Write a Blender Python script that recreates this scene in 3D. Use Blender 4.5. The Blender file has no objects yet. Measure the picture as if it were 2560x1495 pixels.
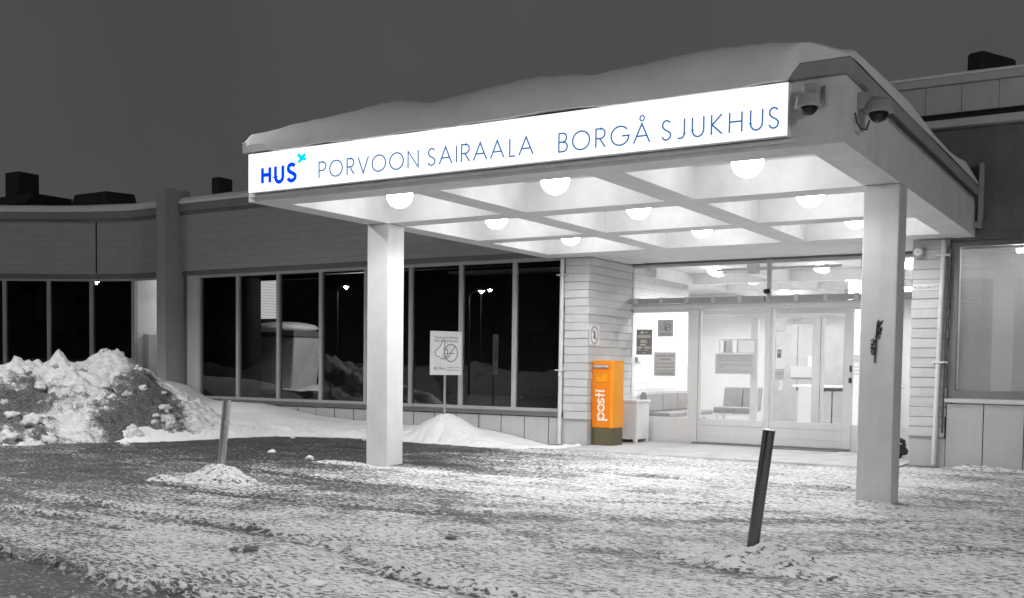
import bpy, bmesh, math, random
import numpy as np
from mathutils import Vector, Matrix
random.seed(7); rng = np.random.default_rng(7)
R = math.radians
S = bpy.context.scene
COL = S.collection
# ------------------------------------------------------------------ camera
cam = bpy.data.cameras.new('camera'); cam_o = bpy.data.objects.new('camera', cam); COL.objects.link(cam_o)
yaw, pitch, roll = 0.557, -0.0453, 0.0126
_f = Vector((-math.sin(yaw)*math.cos(pitch), math.cos(yaw)*math.cos(pitch), math.sin(pitch)))
_r = Vector((math.cos(yaw), math.sin(yaw), 0)); _u = _r.cross(_f)
_r2 = _r*math.cos(roll)+_u*math.sin(roll); _u2 = -_r*math.sin(roll)+_u*math.cos(roll)
M = Matrix((_r2, _u2, -_f)).transposed().to_4x4(); M.translation = (9.352, -9.006, 1.386)
cam_o.matrix_world = M
cam.sensor_fit = 'HORIZONTAL'; cam.sensor_width = 36; cam.lens = 36*2614.05/2560
cam.shift_y = (1034.4-747.5)/2560; cam.clip_end = 900; cam.clip_start = .1
S.camera = cam_o
# ------------------------------------------------------------------ world (night sky, lit from below by the town)
w = bpy.data.worlds.new('World'); S.world = w; w.use_nodes = True
nt = w.node_tree; nt.nodes.clear()
sky = nt.nodes.new('ShaderNodeTexSky'); sky.sky_type = 'NISHITA'; sky.sun_disc = False
sky.sun_elevation = R(1.5); sky.sun_rotation = R(200)
bw = nt.nodes.new('ShaderNodeRGBToBW'); nt.links.new(sky.outputs[0], bw.inputs[0])
ma = nt.nodes.new('ShaderNodeMath'); ma.operation = 'MULTIPLY_ADD'; ma.inputs[1].default_value = .010; ma.inputs[2].default_value = .043
nt.links.new(bw.outputs[0], ma.inputs[0])
tc = nt.nodes.new('ShaderNodeTexCoord'); cn = nt.nodes.new('ShaderNodeTexNoise'); cn.inputs['Scale'].default_value = 1.7; cn.inputs['Detail'].default_value = 4
nt.links.new(tc.outputs['Generated'], cn.inputs['Vector'])
cr = nt.nodes.new('ShaderNodeMapRange'); nt.links.new(cn.outputs['Fac'], cr.inputs[0])
for i_, v_ in ((1, .3), (2, .7), (3, .74), (4, 1.20)): cr.inputs[i_].default_value = v_
cm_ = nt.nodes.new('ShaderNodeMath'); cm_.operation = 'MULTIPLY'; nt.links.new(ma.outputs[0], cm_.inputs[0]); nt.links.new(cr.outputs[0], cm_.inputs[1])
bg = nt.nodes.new('ShaderNodeBackground'); bg.inputs[1].default_value = 1
nt.links.new(cm_.outputs[0], bg.inputs[0])
wo = nt.nodes.new('ShaderNodeOutputWorld'); nt.links.new(bg.outputs[0], wo.inputs[0])
S.view_settings.view_transform = 'Standard'; S.view_settings.look = 'None'
S.view_settings.exposure = .45; S.view_settings.gamma = 1
S.cycles.max_bounces = 8; S.cycles.diffuse_bounces = 4; S.cycles.glossy_bounces = 3; S.cycles.transparent_max_bounces = 16
S.cycles.sample_clamp_indirect = 4; S.cycles.use_denoising = True
DOME_E, SPOT_W, SIGN_E, ROOM_E, ROOM_W = 15, 72, .95, 12, 62          # lit lamps of the place
LAMP_FAR, LAMP_ASSUMED, ROAD = 1000, 1700, 2300  # middle value: one assumed, unseen lamp; ROAD drives the added, unseen road lamps

# ------------------------------------------------------------------ numpy noise
def _hash(ix, iy, seed):
    h = (ix.astype(np.int64)*374761393 + iy.astype(np.int64)*668265263 + seed*974711) & 0xffffffff
    h = ((h ^ (h >> 13))*1274126177) & 0xffffffff
    return ((h ^ (h >> 16)) & 0xffff)/65535.0
def vn(x, y, seed=0):
    x = np.asarray(x, float); y = np.asarray(y, float)
    ix = np.floor(x); iy = np.floor(y); fx = x-ix; fy = y-iy
    fx = fx*fx*fx*(fx*(fx*6-15)+10); fy = fy*fy*fy*(fy*(fy*6-15)+10)
    a = _hash(ix, iy, seed); b = _hash(ix+1, iy, seed); c = _hash(ix, iy+1, seed); d = _hash(ix+1, iy+1, seed)
    return (a+(b-a)*fx)*(1-fy)+(c+(d-c)*fx)*fy
def fbm(x, y, seed=0, octv=4, gain=.5):
    t = 0; a = 1; n = 0
    for k in range(octv):
        cs, sn = math.cos(k*1.1), math.sin(k*1.1)
        t = t+a*vn((x*cs-y*sn)*2**k+13.7*k, (x*sn+y*cs)*2**k-7.1*k, seed+k*17); n += a; a *= gain
    return t/n
def cell(x, y, seed=0):                       # distance to the nearest feature point and that cell's random value
    x = np.asarray(x, float); y = np.asarray(y, float)
    ix = np.floor(x); iy = np.floor(y); best = np.full(x.shape, 9.); val = np.zeros(x.shape)
    for dx in (-1, 0, 1):
        for dy in (-1, 0, 1):
            cx = ix+dx; cy = iy+dy
            px = cx+_hash(cx, cy, seed); py = cy+_hash(cx, cy, seed+5)
            d = np.hypot(px-x, py-y); m = d < best
            best = np.where(m, d, best); val = np.where(m, _hash(cx, cy, seed+9), val)
    return best, val
def sstep(a, b, x):
    t = np.clip((x-a)/(b-a), 0, 1); return t*t*(3-2*t)

# ------------------------------------------------------------------ materials
class NB:
    def __init__(s, name):
        s.m = bpy.data.materials.new(name); s.m.use_nodes = True; s.t = s.m.node_tree; s.t.nodes.clear()
        s.out = s.n('ShaderNodeOutputMaterial')
        s.geo = s.n('ShaderNodeNewGeometry'); s.pos = s.geo.outputs['Position']
    def n(s, typ, **kw):
        nd = s.t.nodes.new(typ)
        for k, v in kw.items(): setattr(nd, k, v)
        return nd
    def link(s, a, b): s.t.links.new(a, b)
    def val(s, inp, v):
        if hasattr(v, 'is_output'): s.link(v, inp)
        else: inp.default_value = v
    def noise(s, scale, detail=4, rough=.55, vec=None, dist=0):
        nd = s.n('ShaderNodeTexNoise'); s.link(vec or s.pos, nd.inputs['Vector'])
        nd.inputs['Scale'].default_value = scale; nd.inputs['Detail'].default_value = detail
        nd.inputs['Roughness'].default_value = rough; nd.inputs['Distortion'].default_value = dist
        return nd.outputs['Fac']
    def mapr(s, v, a, b, c=0, d=1, smooth=False):
        nd = s.n('ShaderNodeMapRange'); nd.clamp = True
        if smooth: nd.interpolation_type = 'SMOOTHSTEP'
        for i, x in enumerate((v, a, b, c, d)): s.val(nd.inputs[i], x)
        return nd.outputs[0]
    def math(s, op, a, b=0, c=0):
        nd = s.n('ShaderNodeMath', operation=op); s.val(nd.inputs[0], a); s.val(nd.inputs[1], b); s.val(nd.inputs[2], c)
        return nd.outputs[0]
    def mix(s, f, a, b):
        nd = s.n('ShaderNodeMix', data_type='RGBA'); s.val(nd.inputs[0], f)
        for i, c in ((6, a), (7, b)):
            if hasattr(c, 'is_output'): s.link(c, nd.inputs[i])
            else: nd.inputs[i].default_value = (*rgb(c), 1)
        return nd.outputs[2]
    def attr(s, name):
        return s.n('ShaderNodeAttribute', attribute_name=name).outputs['Fac']
    def bump(s, h, strength=.3, dist=.01, prev=None):
        nd = s.n('ShaderNodeBump'); s.link(h, nd.inputs['Height']); nd.inputs['Strength'].default_value = strength
        nd.inputs['Distance'].default_value = dist
        if prev: s.link(prev, nd.inputs['Normal'])
        return nd.outputs[0]
    def bsdf(s, col, rough=.6, metal=0, spec=.5, normal=None):
        b = s.n('ShaderNodeBsdfPrincipled')
        if hasattr(col, 'is_output'): s.link(col, b.inputs['Base Color'])
        else: b.inputs['Base Color'].default_value = (*rgb(col), 1)
        s.val(b.inputs['Roughness'], rough); b.inputs['Metallic'].default_value = metal
        b.inputs['Specular IOR Level'].default_value = spec
        if normal: s.link(normal, b.inputs['Normal'])
        s.link(b.outputs[0], s.out.inputs[0]); return b
def rgb(c): return (c, c, c) if isinstance(c, (int, float)) else tuple(c)
def mul(c, k): return tuple(min(1, x*k) for x in rgb(c))

def paint(name, col, rough=.5, var=.1, scale=2.5, bump=.08, bscale=60, metal=0, streak=True):
    b = NB(name)
    n = b.noise(scale, 5, .6)
    if streak:                                # faint runs of dirt down the surface
        mp = b.n('ShaderNodeMapping'); b.link(b.pos, mp.inputs[0]); mp.inputs['Scale'].default_value = (9, 9, .5)
        n2 = b.noise(1.0, 4, .6, mp.outputs[0]); n = b.math('ADD', b.math('MULTIPLY', n, .6), b.math('MULTIPLY', n2, .4))
    f = b.mapr(n, .3, .7)
    c = b.mix(f, mul(col, 1-var), mul(col, 1+var*.5))
    rr = b.mapr(n, .3, .7, rough+.1, max(.05, rough-.06))
    b.bsdf(c, rr, metal, .5, b.bump(b.noise(bscale, 3), bump, .004)); return b.m
def emit(name, col, strength):
    b = NB(name); e = b.n('ShaderNodeEmission'); e.inputs[0].default_value = (*rgb(col), 1); e.inputs[1].default_value = strength
    b.link(e.outputs[0], b.out.inputs[0]); return b.m
def glass(name, tint=.9, ior=1.5, wob=.0, gain=1.7):
    b = NB(name)
    tr = b.n('ShaderNodeBsdfTransparent'); tr.inputs[0].default_value = (tint, tint, tint, 1)
    gl = b.n('ShaderNodeBsdfGlossy'); gl.inputs['Roughness'].default_value = .0; gl.inputs[0].default_value = (.95, .95, .95, 1)
    if wob: b.link(b.bump(b.noise(1.3, 1), wob, .02), gl.inputs['Normal'])
    fr = b.n('ShaderNodeFresnel'); fr.inputs[0].default_value = ior
    mx = b.n('ShaderNodeMixShader'); b.link(b.math('MULTIPLY', fr.outputs[0], gain), mx.inputs[0])
    b.link(tr.outputs[0], mx.inputs[1]); b.link(gl.outputs[0], mx.inputs[2]); b.link(mx.outputs[0], b.out.inputs[0]); return b.m
def snow(name, col=.8, grit=0, bump=.5, gscale=34, blue=0):
    b = NB(name)
    n1 = b.noise(3.0, 5, .6); n2 = b.noise(28, 5, .65)
    c = b.mix(b.mapr(n1, .3, .7), mul(col, .93), mul(col, 1.03))
    if grit:
        g = b.noise(gscale, 4, .7); d = b.noise(1.7, 3, .5)
        th = b.mapr(d, .3, .7, .78-.16*grit, .66-.16*grit)
        f = b.mapr(b.math('SUBTRACT', g, th), 0, .05)
        c = b.mix(f, c, .16)
    h = b.math('ADD', b.math('MULTIPLY', n2, .6), b.math('MULTIPLY', b.noise(110, 3), .4))
    b.bsdf(c, .85, 0, .2, b.bump(h, bump, .012)); return b.m
def ground_mat():
    b = NB('packed_snow_and_grit')
    wear = b.attr('wear')
    mid = b.noise(1.9, 5, .6); tr = b.n('ShaderNodeMapping'); b.link(b.pos, tr.inputs[0])
    tr.inputs['Rotation'].default_value = (0, 0, R(-24)); tr.inputs['Scale'].default_value = (.55, 2.2, 1)
    st = b.noise(2.4, 5, .65, tr.outputs[0])
    ww = b.math('ADD', wear, b.math('ADD', b.math('MULTIPLY', b.math('SUBTRACT', mid, .5), .9), b.math('MULTIPLY', b.math('SUBTRACT', st, .5), 1.0)))
    tr2 = b.n('ShaderNodeMapping'); b.link(b.pos, tr2.inputs[0]); tr2.inputs['Rotation'].default_value = (0, 0, R(32)); tr2.inputs['Scale'].default_value = (.62, 1.3, 1)
    fine = b.noise(24, 8, .72, tr2.outputs[0])
    th = b.mapr(ww, 0, 1, .432, .605)
    f = b.mapr(b.math('SUBTRACT', fine, th), -.035, .05, 0, 1, True)
    tone = b.noise(6.5, 4, .6)
    sn = b.mix(b.mapr(tone, .3, .7), .60, .80)
    sn = b.mix(b.mapr(ww, .2, 1.0), sn, .36)                     # trodden, sand-stained snow where the wear is heavy
    dk = b.mix(b.mapr(b.noise(45, 3), .35, .65), .02, .09)
    c = b.mix(f, dk, sn)
    h = b.math('ADD', b.math('MULTIPLY', fine, 1.0), b.math('MULTIPLY', b.noise(60, 4, .7), .35))
    rr = b.mapr(f, 0, 1, .5, .85)
    b.bsdf(c, rr, 0, .3, b.bump(h, .75, .03)); return b.m
def dirty_snow_mat():
    b = NB('ploughed_dirty_snow')
    d = b.attr('dirt'); n = b.noise(4.2, 6, .68); g = b.noise(30, 5, .72)
    f = b.math('ADD', b.math('MULTIPLY', b.math('SUBTRACT', n, .5), 1.5), b.math('ADD', d, b.math('MULTIPLY', b.math('SUBTRACT', g, .5), 1.1)))
    f = b.mapr(f, .38, .72, 0, 1, True)
    sn = b.mix(b.mapr(b.noise(11, 4), .3, .7), .56, .80)
    c = b.mix(f, sn, b.mix(b.mapr(g, .4, .62), .05, .20))
    b.bsdf(c, .85, 0, .2, b.bump(b.math('ADD', g, b.noise(12, 4)), .7, .035)); return b.m
def brick_mat(name, col, mortar, bw=.36, bh=.142, msize=.006, bump=.3, var=.12, z0=.0):
    b = NB(name)
    sx = b.n('ShaderNodeSeparateXYZ'); b.link(b.pos, sx.inputs[0])
    cx = b.n('ShaderNodeCombineXYZ'); b.link(b.math('ADD', sx.outputs[0], sx.outputs[1]), cx.inputs[0]); b.link(b.math('SUBTRACT', sx.outputs[2], z0), cx.inputs[1])
    t = b.n('ShaderNodeTexBrick'); b.link(cx.outputs[0], t.inputs['Vector'])
    t.inputs['Scale'].default_value = 1; t.inputs['Brick Width'].default_value = bw; t.inputs['Row Height'].default_value = bh
    t.inputs['Mortar Size'].default_value = msize; t.inputs['Mortar Smooth'].default_value = .3; t.inputs['Bias'].default_value = 0
    t.inputs['Color1'].default_value = (*mul(col, 1-var), 1); t.inputs['Color2'].default_value = (*mul(col, 1+var*.4), 1); t.inputs['Mortar'].default_value = (*rgb(mortar), 1)
    n = b.noise(5, 5, .6); c = b.mix(b.mapr(n, .3, .75, 0, .35), t.outputs['Color'], mul(col, .72))
    h = b.math('ADD', b.math('MULTIPLY', t.outputs['Fac'], -1), b.math('MULTIPLY', b.noise(25, 5, .7), .5))
    b.bsdf(c, .75, 0, .3, b.bump(h, bump, .01)); return b.m

M_ = {}
M_['canopy'] = paint('white_painted_concrete', .73, .6, .14, 2.3, .12, 45)
M_['soffit'] = paint('white_soffit_paint', .80, .7, .09, 3.5, .08, 30, streak=False)
M_['col'] = paint('grey_white_column_paint', .67, .55, .13, 3.0, .1, 60)
M_['cap'] = paint('grey_sheet_metal', .34, .5, .14, 2.0, .05, 20)
M_['brick'] = brick_mat('rough_pale_brick', .56, .50, .55, .1415, .002, .35, .09, .47)
M_['ibrick'] = brick_mat('white_glazed_brick', .80, .58, .30, .13, .007, .15, .04, .05)
M_['facade'] = brick_mat('grey_facade_brick', .43, .32, .62, .1415, .005, .45, .05, .02)
M_['fascia'] = paint('grey_fascia_board', .26, .6, .12, 2)
M_['dark_wall'] = paint('shade_dark_boards', .15, .7, .22, 3, .3, 12)  # wall boards coloured dark for the shade beside the canopy; also the dark lintel
M_['clad'] = paint('grey_cladding_board', .55, .7, .16, 1.4, .1, 25)
M_['plinth'] = paint('grey_plinth_panel', .44, .7, .10, 2.2, .15, 40)
M_['alu'] = paint('grey_window_frame', .42, .45, .08, 4, .03, 40)
M_['entr'] = paint('pale_door_frame', .60, .45, .07, 3, .03, 60)
M_['dframe'] = paint('dark_grey_frame', .17, .5, .12, 3, .04, 50)
M_['sill'] = paint('dark_sill', .16, .5, .2, 4)
M_['black'] = paint('black_rubber', .018, .5, .2, 6, .2, 30, streak=False)
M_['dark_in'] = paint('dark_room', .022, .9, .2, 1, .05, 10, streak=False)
M_['room'] = paint('white_room_wall', .72, .8, .04, 1, .03, 30, streak=False)
M_['floor'] = paint('grey_lino_floor', .60, .3, .1, 2, .03, 30, streak=False)
M_['vent'] = paint('black_roof_metal', .02, .7, .3, 3)
M_['pipe'] = paint('painted_pipe', .62, .4, .12, 5, .05, 40)
M_['conduit'] = paint('dark_conduit', .07, .5, .2, 6)
M_['steel'] = paint('brushed_steel', .52, .30, .03, 3, .0, 60, metal=1, streak=False)
M_['dsteel'] = paint('dark_steel', .16, .20, .06, 4, .02, 60, metal=1)
M_['camera'] = paint('grey_camera_housing', .45, .4, .06, 8)
M_['lens'] = paint('smoked_dome', .01, .06, .1, 6, 0, 10, streak=False)
M_['orange'] = paint('orange_mailbox_paint', (.80, .29, .0), .42, .06, 4, .04, 90)
M_['orange2'] = paint('deep_orange_door_paint', (.76, .20, .0), .42, .06, 4, .04, 90)
M_['olive'] = paint('olive_brown_base', (.105, .088, .045), .7, .18, 9, .2, 60)
M_['letter'] = paint('off_white_lettering', (.80, .75, .66), .5, .03, 9, 0, 10, streak=False)
M_['ink'] = paint('dark_print', .045, .6, .1, 9, 0, 10, streak=False)
M_['ogrit'] = paint('brown_print', (.16, .06, .01), .6, .1, 9, 0, 10, streak=False)
M_['gink'] = paint('grey_print', .26, .6, .1, 9, 0, 10, streak=False)
M_['paper'] = paint('white_paper', .78, .7, .04, 6, .02, 30, streak=False)
M_['gpaper'] = paint('grey_paper', .46, .6, .05, 6, .02, 30, streak=False)
M_['dpaper'] = paint('dark_poster', .17, .5, .1, 6, .02, 30, streak=False)
M_['board'] = paint('white_sign_board', .70, .4, .05, 6, .02, 50)
M_['bin'] = paint('white_painted_cabinet', .70, .45, .06, 5, .04, 60)
M_['seat'] = paint('grey_seat_vinyl', .27, .45, .08, 7, .06, 80, streak=False)
M_['slat'] = paint('pale_blind_slat', .82, .5, .05, 6, .02, 30, streak=False)
M_['wood'] = paint('grey_counter', .40, .5, .1, 5, .03, 30, streak=False)
M_['concrete'] = paint('frosty_concrete_slab', .50, .8, .18, 2.5, .3, 35, streak=False)
M_['ash'] = paint('spray_marks', .03, .8, .3, 15, 0, 10, streak=False)
M_['snow'] = snow('fresh_snow', .84, 0, .35)
M_['banksnow'] = snow('bank_snow', .80, .35, .5)
M_['moundsnow'] = snow('gritty_mound_snow', .76, .55, .5, 26)
M_['chunk'] = snow('lump_of_snow', .76, .3, .6)
M_['ice'] = snow('grey_ice', .18, .3, .5)
M_['ground'] = ground_mat(); M_['roadbank'] = snow('sooty_roadside_snow', .30, .9, .6, 3)
M_['dirty'] = dirty_snow_mat()
M_['dome'] = emit('lit_globe', 1, DOME_E)
M_['roomdome'] = emit('lit_ceiling_globe', 1, ROOM_E)
M_['sign'] = emit('lit_sign_face', (.93, 1, 1), SIGN_E)
M_['signblue'] = emit('lit_blue_letter', (0, .05, .86), 1)
M_['signthin'] = emit('lit_steel_blue_letter', (.03, .11, .30), 1)
M_['signcyan'] = emit('lit_cyan_star', (0, .58, .78), 1)
M_['lamphead'] = emit('street_lamp_glow', 1, 60)
M_['litwin'] = emit('lit_blind_glow', 1, .55)
M_['litroom'] = emit('small_room_light', 1, 14)
M_['blind_backlight'] = emit('added_blind_light', 1, 30)  # added glow behind the blind, no lamp is seen there
def slat_mat():
    b = NB('translucent_blind_slat'); d = b.n('ShaderNodeBsdfDiffuse'); d.inputs[0].default_value = (.75, .75, .75, 1); t = b.n('ShaderNodeBsdfTranslucent'); t.inputs[0].default_value = (.8, .8, .8, 1)
    m = b.n('ShaderNodeMixShader'); b.link(b.mapr(b.noise(3, 3), .3, .7, .40, .48), m.inputs[0]); b.link(d.outputs[0], m.inputs[1]); b.link(t.outputs[0], m.inputs[2]); b.link(m.outputs[0], b.out.inputs[0]); return b.m
M_['slat'] = slat_mat()
M_['spruce'] = paint('spruce_needles', .03, .8, .3, .5, .1, 3, streak=False)
M_['glass'] = glass('window_glass', .80, 1.5, .008, 2.6)
M_['dglass'] = glass('clear_door_glass', .93, 1.33)

# ------------------------------------------------------------------ mesh builder
class MB:
    def __init__(s): s.v = []; s.f = []; s.s = []
    def add(s, vs, fs, smooth=False):
        o = len(s.v); s.v += [tuple(map(float, p)) for p in vs]; s.f += [tuple(i+o for i in f) for f in fs]; s.s += [smooth]*len(fs); return s
    def box(s, x0, y0, z0, x1, y1, z1):
        return s.add([(x0,y0,z0),(x1,y0,z0),(x1,y1,z0),(x0,y1,z0),(x0,y0,z1),(x1,y0,z1),(x1,y1,z1),(x0,y1,z1)],
                     [(0,3,2,1),(4,5,6,7),(0,1,5,4),(1,2,6,5),(2,3,7,6),(3,0,4,7)])
    def hexa(s, p):                            # 8 corners in the box order
        return s.add(p, [(0,3,2,1),(4,5,6,7),(0,1,5,4),(1,2,6,5),(2,3,7,6),(3,0,4,7)])
    def prism(s, poly, z0, z1):                # plan polygon, counter-clockwise
        n = len(poly); vs = [(x,y,z0) for x,y in poly]+[(x,y,z1) for x,y in poly]
        return s.add(vs, [tuple(range(n-1,-1,-1)), tuple(range(n,2*n))]+[(i,(i+1)%n,n+(i+1)%n,n+i) for i in range(n)])
    def plate(s, poly, y0, y1):                # outline in x,z (counter-clockwise from the front), from y0 (front) to y1
        n = len(poly); vs = [(x,y0,z) for x,z in poly]+[(x,y1,z) for x,z in poly]
        return s.add(vs, [tuple(range(n)), tuple(range(2*n-1,n-1,-1))]+[(i,n+i,n+(i+1)%n,(i+1)%n) for i in range(n)])
    def tube(s, pts, r, n=12, caps=True, smooth=True):
        pts = [Vector(p) for p in pts]; rs = r if isinstance(r, (list, tuple)) else [r]*len(pts); vs = []; fs = []
        up = Vector((0, 0, 1))
        for i, p in enumerate(pts):
            d = (pts[min(i+1, len(pts)-1)]-pts[max(i-1, 0)]).normalized()
            a = d.cross(up if abs(d.z) < .95 else Vector((0, 1, 0))).normalized(); b = a.cross(d)
            vs += [p+(a*math.cos(t)+b*math.sin(t))*rs[i] for t in [2*math.pi*k/n for k in range(n)]]
        for i in range(len(pts)-1):
            for k in range(n): fs.append((i*n+k, i*n+(k+1)%n, (i+1)*n+(k+1)%n, (i+1)*n+k))
        s.add(vs, fs, smooth)
        if caps:
            m = len(pts)-1
            s.add(vs[:n], [tuple(range(n-1,-1,-1))]); s.add(vs[m*n:], [tuple(range(n))])
        return s
    def lathe(s, prof, c=(0,0,0), n=24, axis='z', smooth=True):
        vs = []; fs = []
        for r, z in prof:
            for k in range(n):
                a = 2*math.pi*k/n; p = (r*math.cos(a), r*math.sin(a), z)
                if axis == 'y': p = (p[0], p[2], -p[1])
                elif axis == 'x': p = (p[2], p[0], p[1])
                vs.append((p[0]+c[0], p[1]+c[1], p[2]+c[2]))
        for i in range(len(prof)-1):
            for k in range(n): fs.append((i*n+k, i*n+(k+1)%n, (i+1)*n+(k+1)%n, (i+1)*n+k))
        return s.add(vs, fs, smooth)
    def grid(s, X, Y, Z, smooth=True):
        a, b = X.shape; o = len(s.v)
        s.v += [tuple(p) for p in np.stack([X, Y, Z], -1).reshape(-1, 3).tolist()]
        i = np.arange(a*b).reshape(a, b)+o
        q = np.stack([i[:-1,:-1], i[1:,:-1], i[1:,1:], i[:-1,1:]], -1).reshape(-1, 4)
        s.f += [tuple(t) for t in q.tolist()]; s.s += [smooth]*len(q); return s
    def move(s, mtx):
        s.v = [tuple(mtx @ Vector(p)) for p in s.v]; return s
    def cat(s, o): return s.add(o.v, o.f) if not any(o.s) else s._cat(o)
    def _cat(s, o):
        k = len(s.v); s.v += o.v; s.f += [tuple(i+k for i in f) for f in o.f]; s.s += o.s; return s

def ribbon(mb, pts, wd, y, closed=False, th=.004):
    """flat stroke of width wd along pts (x,z), mitred at its corners, standing proud from y to y-th"""
    P = [np.array(p, float) for p in pts]; n = len(P); L = []; Rr = []
    for i in range(n):
        a = P[(i-1) % n] if (closed or i > 0) else None; b = P[(i+1) % n] if (closed or i < n-1) else None
        d1 = (P[i]-a)/max(1e-9, np.linalg.norm(P[i]-a)) if a is not None else None
        d2 = (b-P[i])/max(1e-9, np.linalg.norm(b-P[i])) if b is not None else None
        if d1 is None: d1 = d2
        if d2 is None: d2 = d1
        n1 = np.array([-d1[1], d1[0]]); n2 = np.array([-d2[1], d2[0]]); m = n1+n2; l = np.linalg.norm(m)
        m = n1 if l < .2 else m/l; k = wd/2/max(.4, float(m@n1))
        L.append(P[i]+m*k); Rr.append(P[i]-m*k)
    vs = [(p[0], y-th, p[1]) for p in L]+[(p[0], y-th, p[1]) for p in Rr]+[(p[0], y, p[1]) for p in L]+[(p[0], y, p[1]) for p in Rr]
    fs = []; rngi = range(n if closed else n-1)
    for i in rngi:
        j = (i+1) % n
        fs += [(n+i, n+j, j, i), (i, j, 2*n+j, 2*n+i), (n+j, n+i, 3*n+i, 3*n+j)]
    if not closed: fs += [(n, 0, 2*n, 3*n), (n-1, 2*n-1, 4*n-1, 3*n-1)]
    mb.add(vs, fs)
def arc(cx, cz, rx, rz, a0, a1, n=14):
    return [(cx+rx*math.cos(R(a0+(a1-a0)*i/n)), cz+rz*math.sin(R(a0+(a1-a0)*i/n))) for i in range(n+1)]
def glyph(ch):                                 # strokes in a unit box
    if ch == 'O': return [('c', arc(.5,.5,.5,.5,0,360,32)[:-1])]
    if ch == 'P': return [('o', [(0,0),(0,1),(.5,1)]+arc(.5,.73,.5,.27,90,-90)+[(0,.46)])]
    if ch == 'R': return [('o', [(0,0),(0,1),(.5,1)]+arc(.5,.74,.46,.26,90,-90)+[(0,.48)]), ('o', [(.4,.48),(1,0)])]
    if ch == 'B': return [('c', [(0,0),(0,1),(.45,1)]+arc(.5,.76,.40,.24,90,-90)+arc(.5,.26,.5,.26,90,-90)), ('o', [(0,.52),(.5,.52)])]
    if ch == 'V': return [('o', [(0,1),(.5,0),(1,1)])]
    if ch == 'N': return [('o', [(0,0),(0,1),(1,0),(1,1)])]
    if ch == 'A': return [('o', [(0,0),(.5,1),(1,0)]), ('o', [(.19,.36),(.81,.36)])]
    if ch == 'I': return [('o', [(.5,0),(.5,1)])]
    if ch == 'L': return [('o', [(0,1),(0,0),(1,0)])]
    if ch == 'G': return [('o', arc(.5,.5,.5,.5,38,338,26)[::1]+[(1.0,.48),(.62,.48)])]
    if ch == 'S': return [('o', arc(.5,.755,.44,.245,28,180,10)+[(.10,.66)]+[(.30,.545),(.70,.44),(.95,.33)]+arc(.5,.245,.48,.245,10,-165,14))]
    if ch == 'J': return [('o', [(1,1),(1,.25)]+arc(.45,.25,.55,.25,0,-125,10))]
    if ch == 'U': return [('o', [(0,1),(0,.36)]+arc(.5,.36,.5,.36,180,360,16)+[(1,1)])]
    if ch == 'K': return [('o', [(0,0),(0,1)]), ('o', [(.95,1),(.06,.5),(1,0)])]
    if ch == 'H': return [('o', [(0,0),(0,1)]), ('o', [(1,0),(1,1)]), ('o', [(0,.53),(1,.53)])]
    return []
def put_glyph(mb, ch, x0, x1, z0, z1, wd, y):
    for i, (k, pts) in enumerate(glyph(ch)):
        ins = wd/2
        q = [(x0+ins+p[0]*(x1-x0-2*ins), z0+ins+p[1]*(z1-z0-2*ins)) for p in pts]
        ribbon(mb, q, wd, y-.0003*i, k == 'c')
def text(mb, body, size, x, z, y, align='LEFT', width=None):
    """flat printed words in the built-in typeface, facing -y"""
    cu = bpy.data.curves.new('words', 'FONT'); cu.body = body; cu.size = size; cu.align_x = align; cu.resolution_u = 3
    ob = bpy.data.objects.new('words', cu); COL.objects.link(ob)
    dg = bpy.context.evaluated_depsgraph_get(); me = bpy.data.meshes.new_from_object(ob.evaluated_get(dg))
    vs = [tuple(v.co) for v in me.vertices]; fs = [tuple(p.vertices) for p in me.polygons]
    bpy.data.objects.remove(ob); bpy.data.curves.remove(cu); bpy.data.meshes.remove(me)
    if not vs: return
    xs = [v[0] for v in vs]; k = 1
    if width: k = width/(max(xs)-min(xs))
    mb.add([(x+v[0]*k, y, z+v[1]) for v in vs], fs)

# ------------------------------------------------------------------ objects
def _inv(parent):
    t = parent
    while t.parent: t = t.parent
    return (Matrix.Translation(t.location) @ Matrix.Rotation(t.rotation_euler.z, 4, 'Z')).inverted()
def obj(name, mb, mat, parent=None, local=False, bev=0, label=None, seg=2, angle=40):
    me = bpy.data.meshes.new(name); v = mb.v
    if parent is not None and not local:
        A = np.array(_inv(parent)); a = np.array(v); v = (a @ A[:3,:3].T + A[:3,3]).tolist()
    me.from_pydata(v, [], mb.f); me.materials.append(M_[mat])
    if any(mb.s):
        me.polygons.foreach_set('use_smooth', mb.s)
        if not all(mb.s): me.set_sharp_from_angle(angle=R(angle))
    me.update()
    o = bpy.data.objects.new(name, me); COL.objects.link(o)
    if parent is not None: o.parent = parent
    if label: o['label'] = label
    if bev:
        md = o.modifiers.new('bevel', 'BEVEL'); md.width = bev; md.segments = seg; md.limit_method = 'ANGLE'; md.angle_limit = R(50)
    return o
def thing(name, label, cat, loc=(0,0,0), rz=0, group=None):
    o = bpy.data.objects.new(name, None); COL.objects.link(o); o.location = loc; o.rotation_euler = (0, 0, rz)
    o.empty_display_size = .2
    return tag(o, label, cat, group)
def tag(o, label, cat, group=None, kind=None):
    if label: o['label'] = label
    if cat: o['category'] = cat
    if group: o['group'] = group
    if kind: o['kind'] = kind
    return o
def dup(root, loc, label, rz=None):
    r = root.copy(); COL.objects.link(r); r.location = loc; r['label'] = label
    if rz is not None: r.rotation_euler = (0, 0, rz)
    for ch in list(root.children):
        c = ch.copy(); COL.objects.link(c); c.parent = r
        for g in ch.children:
            d = g.copy(); COL.objects.link(d); d.parent = c
    return r
def attr(o, name, vals):
    a = o.data.attributes.new(name, 'FLOAT', 'POINT'); a.data.foreach_set('value', np.asarray(vals, np.float32).ravel())

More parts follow.
